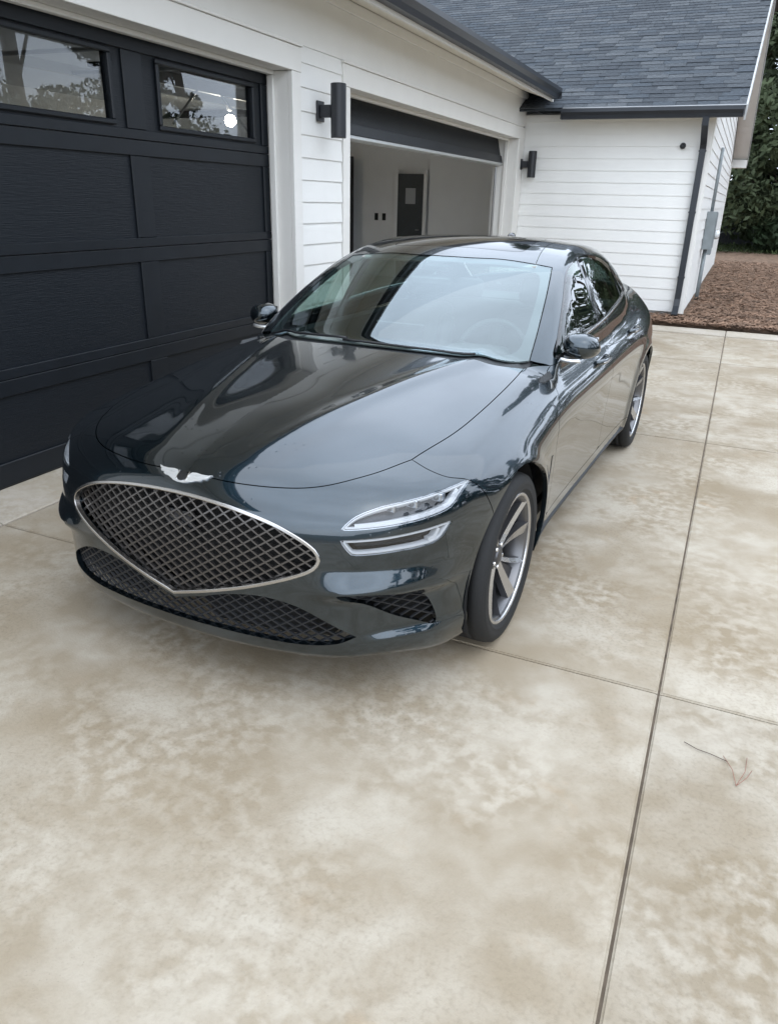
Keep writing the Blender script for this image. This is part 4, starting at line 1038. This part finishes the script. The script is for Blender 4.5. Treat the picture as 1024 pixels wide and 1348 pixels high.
# roof deck of the wing
RZ=2.835
def rz(y): return RZ+(y-(EY-.03))*S if y<ymid else RZ+(2*ymid-y-(EY-.03))*S
b=MB(); b.prism([(EY-.03,RZ-.025),(EY-.03,RZ),(ymid,rz(ymid)),(2*ymid-EY+.03,RZ),(2*ymid-EY+.03,RZ-.10),(ymid,rz(ymid)-.11)],-9.5,1.205,'x'); roofw=b.build('roof',SHM[1],house)
# rake boards and soffits on the gable overhang
for s_ in (0,1):
    ya,yb=(EY-.02,ymid) if s_==0 else (2*ymid-EY+.02,ymid)
    b=MB(); b.prism([(ya,RZ-.17),(ya,RZ+.012),(yb,rz(ymid)+.012),(yb,rz(ymid)-.17)],1.206,1.228,'x'); b.build('rake_board',mat('rake_grey',(.42,.43,.43),rough=.5),house)
    b=MB(); b.prism([(ya,RZ-.135),(ya,RZ-.12),(yb,rz(ymid)-.12),(yb,rz(ymid)-.135)],WXR+.01,1.204,'x'); b.build('soffit',TRIMW,house)
wallbox('eave_return',WXR+.01,1.21,2*ymid-EY-.30,2*ymid-EY+.02,2.60,2.80,WHITE,.004)
# shingles: visible tabs of the front slope
tab=[]
for lw_,th in ((.33,.009),(.30,.014),(.27,.010)):
    for m_ in SHM:
        b=MB(); b.box(-lw_/2,lw_/2,0,.30,0,th,0); me_=bpy.data.meshes.new('shingle'); bmesh.ops.recalc_face_normals(b.b,faces=b.b.faces); b.b.to_mesh(me_); b.b.free(); me_.materials.append(m_); tab.append((me_,lw_))
ang=math.atan(S); allt=[]
cmv=Vector((1.4837,-2.5501,1.5835))
row=0; u=0.0; slope=(ymid-(EY-.03))/math.cos(ang)
while u<slope-.1:
    x=1.205; x-= random.uniform(0,.25)*(row%2)
    first=True
    while x>-7.2:
        me_,w_=random.choice(tab); y=EY-.03+u*math.cos(ang)-.012; z=RZ+u*math.sin(ang)
        allt.append((x-w_/2,y,z,me_,w_)); x-=w_+.006
    u+=.143; row+=1
def scr(p):
    d=Vector(p)-cmv; zz=d.dot(fwd); return 512+977.3*d.dot(right)/zz, 672-977.3*d.dot(up)/zz
allt.sort(key=lambda t:(Vector(t[:3])-cmv).length)
vis=[t for t in allt if 560<scr(t[:3])[0]<1030 and scr(t[:3])[1]>-8]
near=vis[:300]; ids={id(t) for t in near}; rest=[t for t in allt if id(t) not in ids]
for x,y,z,me_,w_ in near:
    o=link('shingle',me_,None,roofw); o.location=(x,y,z+.006); o.rotation_euler=(ang-.045,0,random.uniform(-.004,.004))
V=[];F=[];MI=[]
for x,y,z,me_,w_ in rest:
    R_=Matrix.Rotation(ang-.045,3,'X'); i=len(V)
    th=.011
    for a,b_,c in ((-w_/2,0,0),(w_/2,0,0),(w_/2,.3,0),(-w_/2,.3,0),(-w_/2,0,th),(w_/2,0,th),(w_/2,.3,th),(-w_/2,.3,th)):
        q=R_@Vector((a,b_,c)); V.append((x+q.x,y+q.y,z+.006+q.z))
    F+=[(i,i+1,i+5,i+4),(i+4,i+5,i+6,i+7),(i+1,i+2,i+6,i+5),(i+3,i,i+4,i+7)]; MI+=[SHM.index(me_.materials[0])]*4
mm=mesh('shingle_field',V,F)
for q in SHM: mm.materials.append(q)
mm.polygons.foreach_set('material_index',MI); link('shingle_field',mm,None,roofw,kind='stuff')
# downspout on the wing corner
b=MB(); dx=.70
def rect_tube(mb,pts,w,d):
    P=[Vector(p) for p in pts]; rings=[]
    for i,p in enumerate(P):
        t=(P[min(i+1,len(P)-1)]-P[max(i-1,0)]).normalized(); sx=Vector((1,0,0)); n=t.cross(sx).normalized()
        rings.append([mb.b.verts.new(p+sx*a*w/2+n*c*d/2) for a,c in ((-1,-1),(1,-1),(1,1),(-1,1))])
    for A,B in zip(rings[:-1],rings[1:]):
        for j in range(4): mb.b.faces.new((A[j],A[(j+1)%4],B[(j+1)%4],B[j]))
    mb.b.faces.new(rings[0][::-1]); mb.b.faces.new(rings[-1])
rect_tube(b,[(.745,EY-.09,2.70),(.745,EY-.09,2.62),(.745,WY-.12,2.42),(.745,WY-.068,2.34),(.745,WY-.068,.30),(.745,WY-.10,.18),(.745,WY-.26,.07)],.085,.065); b.build('downspout',GUT,house)
for z in (.6,1.5,2.3): wallbox('downspout_strap',.695,.795,WY-.104,WY-.024,z,z+.025,GUT,0)

# ---- garage doors
def garage_door():
    d=empty('garage_door',(0,0,0),0,house)
    y0,y1=O1; n=3; pw=(y1-y0)/n; zs=[.03,.615,1.255,1.885,2.455]; x=DX_
    for s_ in range(4):
        z0,z1=zs[s_]+.002,zs[s_+1]-.002
        if s_<3:
            b=MB(); b.box(x-.045,x,y0+.003,y1-.003,z0,z1,.004); sec=b.build('door_section',FIELD,d)
        else:
            # window section: rails and stiles round three openings
            b=MB()
            b.box(x-.045,x,y0+.003,y1-.003,z0,1.975); b.box(x-.045,x,y0+.003,y1-.003,2.335,z1)
            ys_=[y0+.003]+[v for k in range(n) for v in (y0+k*pw+.23,y0+(k+1)*pw-.20)]+[y1-.003]
            for k in range(0,len(ys_),2): b.box(x-.045,x,ys_[k],ys_[k+1],1.9752,2.3348)
            sec=b.build('door_section',FIELD,d)
        # overlay boards
        for (a,b2,c,e) in [(y0+.003,y1-.003,z1-.088,z1),(y0+.003,y1-.003,z0,z0+(.055 if s_ else .13))]:
            b=MB(); b.box(x+.001,x+.016,a,b2,c,e,.003); b.build('overlay_rail',DOORB,sec)
        for k in range(n+1):
            yc=y0+k*pw; a=max(y0+.003,yc-.085); e=min(y1-.003,yc+.085)
            b=MB(); b.box(x+.001,x+.015,a,e,z0+(.057 if s_ else .132),z1-.090,.003); b.build('overlay_stile',DOORB,sec)
        if s_==3:
            for k in range(n):
                a,e=y0+k*pw+.23,y0+(k+1)*pw-.20
                b=MB(); fr=.028
                for q in ((a-.02,e+.02,1.955,1.955+fr),(a-.02,e+.02,2.355-fr,2.355)): b.box(x+.001,x+.022,q[0],q[1],q[2],q[3],.005)
                for q in ((a-.02,a-.02+fr),(e+.02-fr,e+.02)): b.box(x+.001,x+.022,q[0],q[1],1.955+fr,2.355-fr,.005)
                b.build('window_frame',DOORB,sec)
                b=MB(); b.box(x-.02,x-.015,a,e,1.975,2.335); b.build('window_pane',glass_mat('garage_pane',(.75,.78,.80),ior=1.45),sec)
    b=MB(); b.box(x-.04,x+.01,y0+.003,y1-.003,.0225,.03); b.build('bottom_seal',BLK,d)
    return d
garage_door()
# raised second door: bottom section still hanging, the rest back under the ceiling on its track
d2_=empty('garage_door',(0,0,0),0,house); y0,y1=O2
tilt=Matrix.Rotation(math.radians(-14),3,'Y')
zb_=2.13
b=MB(); b.box(DX_-.045,DX_,y0+.006,y1-.006,zb_,zb_+.60,.004,tilt,(DX_,0,zb_)); s1_=b.build('door_section',FIELD,d2_)
b=MB(); b.box(DX_+.001,DX_+.016,y0+.006,y1-.006,zb_,zb_+.10,.003,tilt,(DX_,0,zb_)); b.build('overlay_rail',DOORB,s1_)
b=MB(); b.box(DX_-.055,DX_+.014,y0+.006,y1-.006,zb_-.035,zb_-.002,.004,tilt,(DX_,0,zb_)); b.build('bottom_retainer',mat('aluminium',(.50,.51,.50),rough=.4,metal=.6),d2_)
for k in range(3):
    b=MB(); b.box(DX_-.85-k*.62-.60,DX_-.85-k*.62,y0+.006,y1-.006,2.72,2.765,.004); b.build('door_section',FIELD,d2_)
GALV=mat('galvanised_track',(.42,.43,.44),rough=.4,metal=.8)
for y_ in (y0+.02,y1-.02,O1[0]+.05,O1[1]-.05):
    b=MB(); b.tube([(DX_-.08,y_,.05),(DX_-.08,y_,2.25),(DX_-.13,y_,2.48),(DX_-.3,y_,2.62),(DX_-.55,y_,2.66),(DX_-2.9,y_,2.68)],.018,6); b.build('door_track',GALV,house)
# interior of the garage: floor, ceiling, walls
wallbox('garage_floor',-8.4,-2.252,-4.2,13.0,-.02,.02,INTF,0)
wallbox('garage_ceiling',-8.4,-2.04,-4.2,13.0,2.95,3.0,INTW,0)
wallbox('interior_wall',-8.5,-8.4,-4.2,13.0,0,2.95,INTW,0)
wallbox('interior_wall',-8.4,-4.55,13.0,13.1,.02,2.95,INTW,0)
wallbox('interior_wall',-4.55,-2.04,12.90,13.1,.02,2.95,INTW,0)
wallbox('interior_wall',-8.4,-2.04,-4.3,-4.2,0,2.95,INTW,0)
wallbox('interior_wall',-2.14,-2.04,10.03,12.9,.02,2.95,INTW,0)
wallbox('interior_wall',-2.14,-2.04,O2[1]+.03,10.03,.02,2.95,INTW,0)
wallbox('interior_wall',-2.14,-2.035,O1[1]+.03,O2[0]-.03,.02,2.95,INTW,0)
# interior door with a sheet of paper taped to it
idr=empty('interior_door',(-4.78,12.89,0),0,house)
for o in [wallbox('door_leaf',-.28,.28,-.04,0,.03,2.07,mat('door_slate',(.045,.055,.062),rough=.5,var=.1),.004)]: o.parent=idr
o=wallbox('door_notice',-.10,.12,-.0445,-.0415,1.50,1.80,mat('paper',(.38,.40,.42),rough=.7),0); o.parent=idr
for a,b_ in ((-.36,-.285),(.285,.36)):
    o=wallbox('door_frame',a,b_,-.03,.0,.02,2.15,INTW,.002); o.parent=idr
idr.location=(-4.95,12.885,0)
b=MB(); b.tube([(.22,-.045,1.0),(.22,-.09,1.0),(.16,-.095,1.0)],.012,6); b.build('door_handle',GALV,idr)
for i,x_ in enumerate((-5.78,-5.60)):
    t_=[]; o=wallbox('wall_outlet',x_-.04,x_+.04,12.985,12.998,1.16,1.30,BLK,.003)
cb=empty('storage_cabinet',(-6.55,12.2,.02),0,label='tall black cabinet in the open garage at the left edge of its doorway',cat='cabinet')
b=MB(); b.box(-.45,.45,-.35,.35,.05,2.35,.008); b.build('carcass',DOORB,cb)
for s_ in (-1,1):
    b=MB(); b.box(min(s_*.005,s_*.44),max(s_*.005,s_*.44),-.372,-.352,.07,2.33,.004); dd=b.build('cabinet_door',DOORB,cb)
    b=MB(); b.box(s_*.04-.008,s_*.04+.008,-.395,-.374,1.1,1.3,.003); b.build('handle',GALV,dd)
b=MB(); b.box(-.42,.42,-.30,.32,0,.048); b.build('plinth',BLK,cb)
# lit ceiling lamp and opener rail behind the first door
LAMPB0=mat('lamp_base_grey',(.10,.10,.10),rough=.5)
BULB=mat('lit_bulb',(1,.95,.85),emit=(1,.86,.66),es=55)
cl=empty('ceiling_light',(-6.0,8.13,2.73),0,label='lit round bulb glowing inside the garage behind the closed door window',cat='ceiling light')
b=MB(); ell(b,(0,0,-.10),(.085,.085,.085),20,12,2.0); b.build('bulb',BULB,cl)
b=MB(); b.lathe([(.03,.03),(.05,.05),(.20,.06),(.215,.10)],'z',16); b.build('lamp_base',LAMPB0,cl)
op=empty('door_opener',(-4.9,.9,2.62),0,label='garage door opener with its white rail seen through the closed door window',cat='door opener')
b=MB(); b.box(-.05,2.7,-.03,.03,-.03,.03,.004); b.build('rail',TRIMW,op)
b=MB(); b.box(-.35,-.06,-.16,.16,-.10,.12,.02); b.build('motor_head',TRIMW,op)
for y_ in (2.3,):
    b=MB(); b.box(-5.05,-4.98,2.0,9.6,2.66,2.75,.004); b.build('header_strut',TRIMW,house)
for pts in (((-4.96,5.48,2.35),(-4.96,6.2,2.94)),((-4.96,7.07,2.37),(-4.96,6.2,2.94))):
    b=MB(); b.tube(pts,.014,6); b.build('track_hanger',GALV,house)

# ------------------------------------------------------------------ wall lamps, camera, meter
LAMPB=mat('lamp_black',(.018,.020,.024),rough=.4)
def sconce(y,z0,z1,label):
    s_=empty('wall_light',(WX+.013,y,(z0+z1)/2),0,label=label,cat='wall light',group='black wall lights by the open garage doorway')
    h=(z1-z0)/2
    b=MB(); b.lathe([(-h,.058),(-h+.004,.062),(h-.004,.062),(h,.058)],'z',28,c=(.175,0,0)); b.build('lamp_body',LAMPB,s_,angle=40)
    b=MB(); b.box(.018,.118,-.030,.030,-.045,.045,.004); b.build('bracket',LAMPB,s_)
    b=MB(); b.box(.0,.018,-.055,.055,-.075,.075,.004); b.build('back_plate',LAMPB,s_)
    b=MB(); b.lathe([(-h-.001,.001),(-h-.001,.045),(-h+.01,.045),(-h+.01,.001)],'z',20,c=(.175,0,0)); b.build('lens',mat('frosted_lens',(.7,.7,.68),rough=.4),s_)
    return s_
sconce(3.43,2.03,2.42,'larger black cylinder wall light on the siding between the two garage doors')
sconce(9.76,1.94,2.31,'smaller black cylinder wall light in the corner beside the white wing wall')
sc_=empty('security_camera',(.47,WY-.014,2.38),0,label='small black round camera high on the white wing wall near the downspout',cat='camera')
b=MB(); b.lathe([(0,.040),(-.012,.042),(-.018,.030)],'y',20); b.build('mount',LAMPB,sc_)
b=MB(); ell(b,(0,-.045,-.005),(.036,.036,.036),18,12,2.0); b.build('camera_head',LAMPB,sc_)
MET=mat('meter_grey',(.23,.26,.27),rough=.5,metal=.2,var=.1)
em=empty('electric_meter_box',(WXR+.014,12.5,.9),0,label='grey electric meter box with conduits on the side wall of the wing',cat='meter box')
b=MB(); b.box(.0,.16,-.22,.22,.0,.62,.006); b.build('box_body',MET,em)
b=MB(); b.box(.16,.168,-.20,.20,.02,.60,.003); b.build('box_cover',MET,em)
b=MB(); b.tube([(.06,-.08,.60),(.06,-.08,1.62)],.028,8); b.build('conduit',MET,em)
b=MB(); b.tube([(.06,-.05,.02),(.06,-.05,-.88)],.034,8); b.build('conduit',MET,em)
mt=empty('meter_head',(WXR+.014,13.75,1.05),0,label='round glass electric meter on its grey socket behind the box on the side wall',cat='meter')
b=MB(); b.box(0,.12,-.16,.16,-.30,.26,.006); b.build('socket_box',MET,mt)
b=MB(); b.lathe([(.12,.085),(.19,.08),(.22,.05)],'x',20,c=(0,0,.06)); b.build('meter_glass',mat('meter_dome',(.7,.72,.72),rough=.1,coat=1),mt)
fl=empty('flood_light',(1.02,13.2,3.5),0,label='dark twin flood light under the gable overhang of the wing',cat='flood light')
fl.location=(1.02,12.6,rz(12.6)-.135)
b=MB(); b.lathe([(-.04,.05),(0,.055)],'z',16); b.build('mount',LAMPB,fl)
for s_ in (-1,1):
    b=MB(); b.lathe([(-.06,.03),(-.02,.05),(.06,.062),(.075,.055)],'y',14,c=(0,s_*.08-.02,-.09)); b.build('lamp_head',LAMPB,fl)

# ------------------------------------------------------------------ trees
LEAF=mat('leaf_dark_green',(.028,.048,.022),rough=.7,spec=.3,var=.45,vscale=.9)
LEAF2=mat('leaf_olive_green',(.045,.060,.028),rough=.7,spec=.3,var=.4,vscale=.7)
BARK=mat('pine_bark',(.085,.062,.048),rough=.9,var=.35,vscale=6,bump=.8,bscale=14)
def crown_mesh(name,h,r,n,base,leaf,kind):
    V=[];F=[];cl=[]
    for k in range(34):
        t=random.random(); z=base+(h-base)*t
        rr=r*((1-t)**.7*(.55+.45*random.random()) if kind=='pine' else math.sin(math.pi*min(1,.15+.85*t))**.6*(.5+.5*random.random()))
        a=random.uniform(0,6.283); cl.append((rr*.75*math.cos(a),rr*.75*math.sin(a),z,random.uniform(.22,.42)*r*(1-.4*t)))
    for _ in range(n):
        c=random.choice(cl); d=RNG.normal(size=3); d/=np.linalg.norm(d); q=random.random()**.45
        p=np.array(c[:3])+d*c[3]*q*np.array([1,1,.62]); u=RNG.normal(size=3); u/=np.linalg.norm(u); w=np.cross(u,RNG.normal(size=3)); w/=np.linalg.norm(w)+1e-9
        s_=leaf*random.uniform(.6,1.4); i=len(V)
        V+=[p-u*s_,p+w*s_*.42,p+u*s_,p-w*s_*.42]; F.append((i,i+1,i+2,i+3))
    return mesh(name,V,F),cl
def trunk_mesh(name,h,cl,r0):
    b=MB(); n=9; pts=[(math.sin(i*.9)*.06*i,math.cos(i*1.3)*.05*i,h*i/(n-1)*.95) for i in range(n)]
    b.tube(pts,[r0*(1-.88*i/(n-1)) for i in range(n)],9)
    for c in cl[:22]:
        z=max(c[2]-abs(c[0])*.4-.6,h*.2); k=min(n-1,int(z/h*(n-1)/.95)); a=Vector(pts[k]); e=Vector(c[:3]); m_=(a+e)/2+Vector((0,0,.15)); rr=r0*.30*(1-.6*z/h); b.tube([a,m_,e],[rr,rr*.6,rr*.2],5)
    bmesh.ops.recalc_face_normals(b.b,faces=b.b.faces); me=bpy.data.meshes.new(name); b.b.to_mesh(me); b.b.free(); return me
def make_tree(name,h,r,n,base,leaf,kind,lm,label,loc,group='trees beyond the lawn behind the wing'):
    cm,cl_=crown_mesh('crown',h,r,n,base,leaf,kind); tm=trunk_mesh('trunk',h,cl_,.022*h)
    t=empty(name,loc,random.uniform(0,6),label=label,cat='tree',group=group); link('crown',cm,lm,t); link('trunk',tm,BARK,t); return t
t1=make_tree('pine_tree',17,3.6,18000,.6,.15,'pine',LEAF,'tall dark pine at the far end of the mulch bed beside the wing',(3.6,33,0))
t2=make_tree('broadleaf_tree',11,4.4,16000,.8,.14,'round',LEAF2,'bushy olive green tree standing behind the wing gable',(-.6,31,0))
far=[(6.5,38,1.05,'pine'),(9.5,34,.9,'round'),(.8,41,1.15,'pine'),(-5,36,1.2,'round'),(-9,42,1.2,'pine'),(17,36,1.1,'round'),(23,34,1.0,'pine'),(4.8,31,.5,'round'),(2.6,31.5,.42,'round'),(3.2,44,1.3,'pine'),(7.5,46,1.3,'round'),(1.2,38.2,.8,'pine'),(4.0,35.0,1.25,'round'),(5.2,39.5,1.4,'pine')]+[((26 if k<4 else 20.5)+1.8*((k*7)%3),-10+k*4.3,(.85 if k<4 else 1.1)+.12*((k*5)%3),'round' if k%2 else 'pine') for k in range(10)]
PLACE=['behind the board fence, right of the tall pine','right of the board fence end','hidden behind the olive tree and fence','behind the wing roof, nearer its ridge','far behind the left end of the wing roof','at the back right corner of the yard','in the back right corner beyond the round tree','low in front of the tall pine at the bed end','low beside the wing corner, in front of the fence','in the second row behind the board fence','at the far right of the second row behind the board fence','close behind the fence, nearest the wing corner','filling the gap just behind the tall pine','in the third row, over the tall pine']+['of the row right of the drive, mirrored in the car doors']*10
src={'pine':(t1.children[0].data,t1.children[1].data),'round':(t2.children[0].data,t2.children[1].data)}
for i,(x,y,s_,kd) in enumerate(far):
    T=empty('pine_tree' if kd=='pine' else 'broadleaf_tree',(x,y,0),random.uniform(0,6),label=('dark conifer ' if kd=='pine' else 'dense rounded tree ')+PLACE[i],cat='tree',group='trees of the far tree line' if i<len(far)-10 else 'trees of the dense row right of the drive')
    T.scale=(s_,s_,s_*random.uniform(.9,1.15)); 
    a,b_=src[kd]; link('crown',a,None,T); link('trunk',b_,None,T)
# board fence closing the yard, far right
FN=mat('dark_fence',(.030,.032,.034),rough=.8,var=.3,vscale=4)
fe=empty('yard_fence',(0,36.5,0),0,label='dark board fence across the far end of the yard',cat='fence')
b=MB(); b.box(-.07,.07,-.012,.012,.05,1.85); bmesh.ops.recalc_face_normals(b.b,faces=b.b.faces); me_=bpy.data.meshes.new('fence_board'); b.b.to_mesh(me_); b.b.free(); me_.materials.append(FN)
for k in range(70): link('fence_board',me_,None,fe,loc=(-1+k*.15,random.uniform(-.004,.004),random.uniform(-.02,.02)))
b=MB(); b.box(-1.1,9.6,.014,.05,.4,.49); b.build('fence_rail',FN,fe); b=MB(); b.box(-1.1,9.6,.014,.05,1.4,1.49); b.build('fence_rail',FN,fe)
# ------------------------------------------------------------------ litter on the slabs
NEED=mat('dry_needle',(.26,.12,.085),rough=.8)
pn=empty('pine_needle_cluster',(1.755,-.55,.003),0,label='small reddish pine needle cluster lying on the right concrete slab',cat='pine needles')
for (a,l_) in ((1.25,.15),(1.75,.13),(1.0,.10)):
    b=MB(); b.tube([(0,0,.002),(math.cos(a)*l_*.5,math.sin(a)*l_*.5,.006),(math.cos(a+.12)*l_,math.sin(a+.12)*l_,.002)],.0009,5); b.build('needle',NEED,pn)
tw=empty('twig',(1.62,-.43,.003),0,label='thin grey twig beside the pine needles on the right concrete slab',cat='twig')
b=MB(); b.tube([(-.02,.02,.002),(.02,.0,.003),(.06,-.004,.002),(.11,-.02,.003)],.0012,5); b.build('stem',BARK,tw)
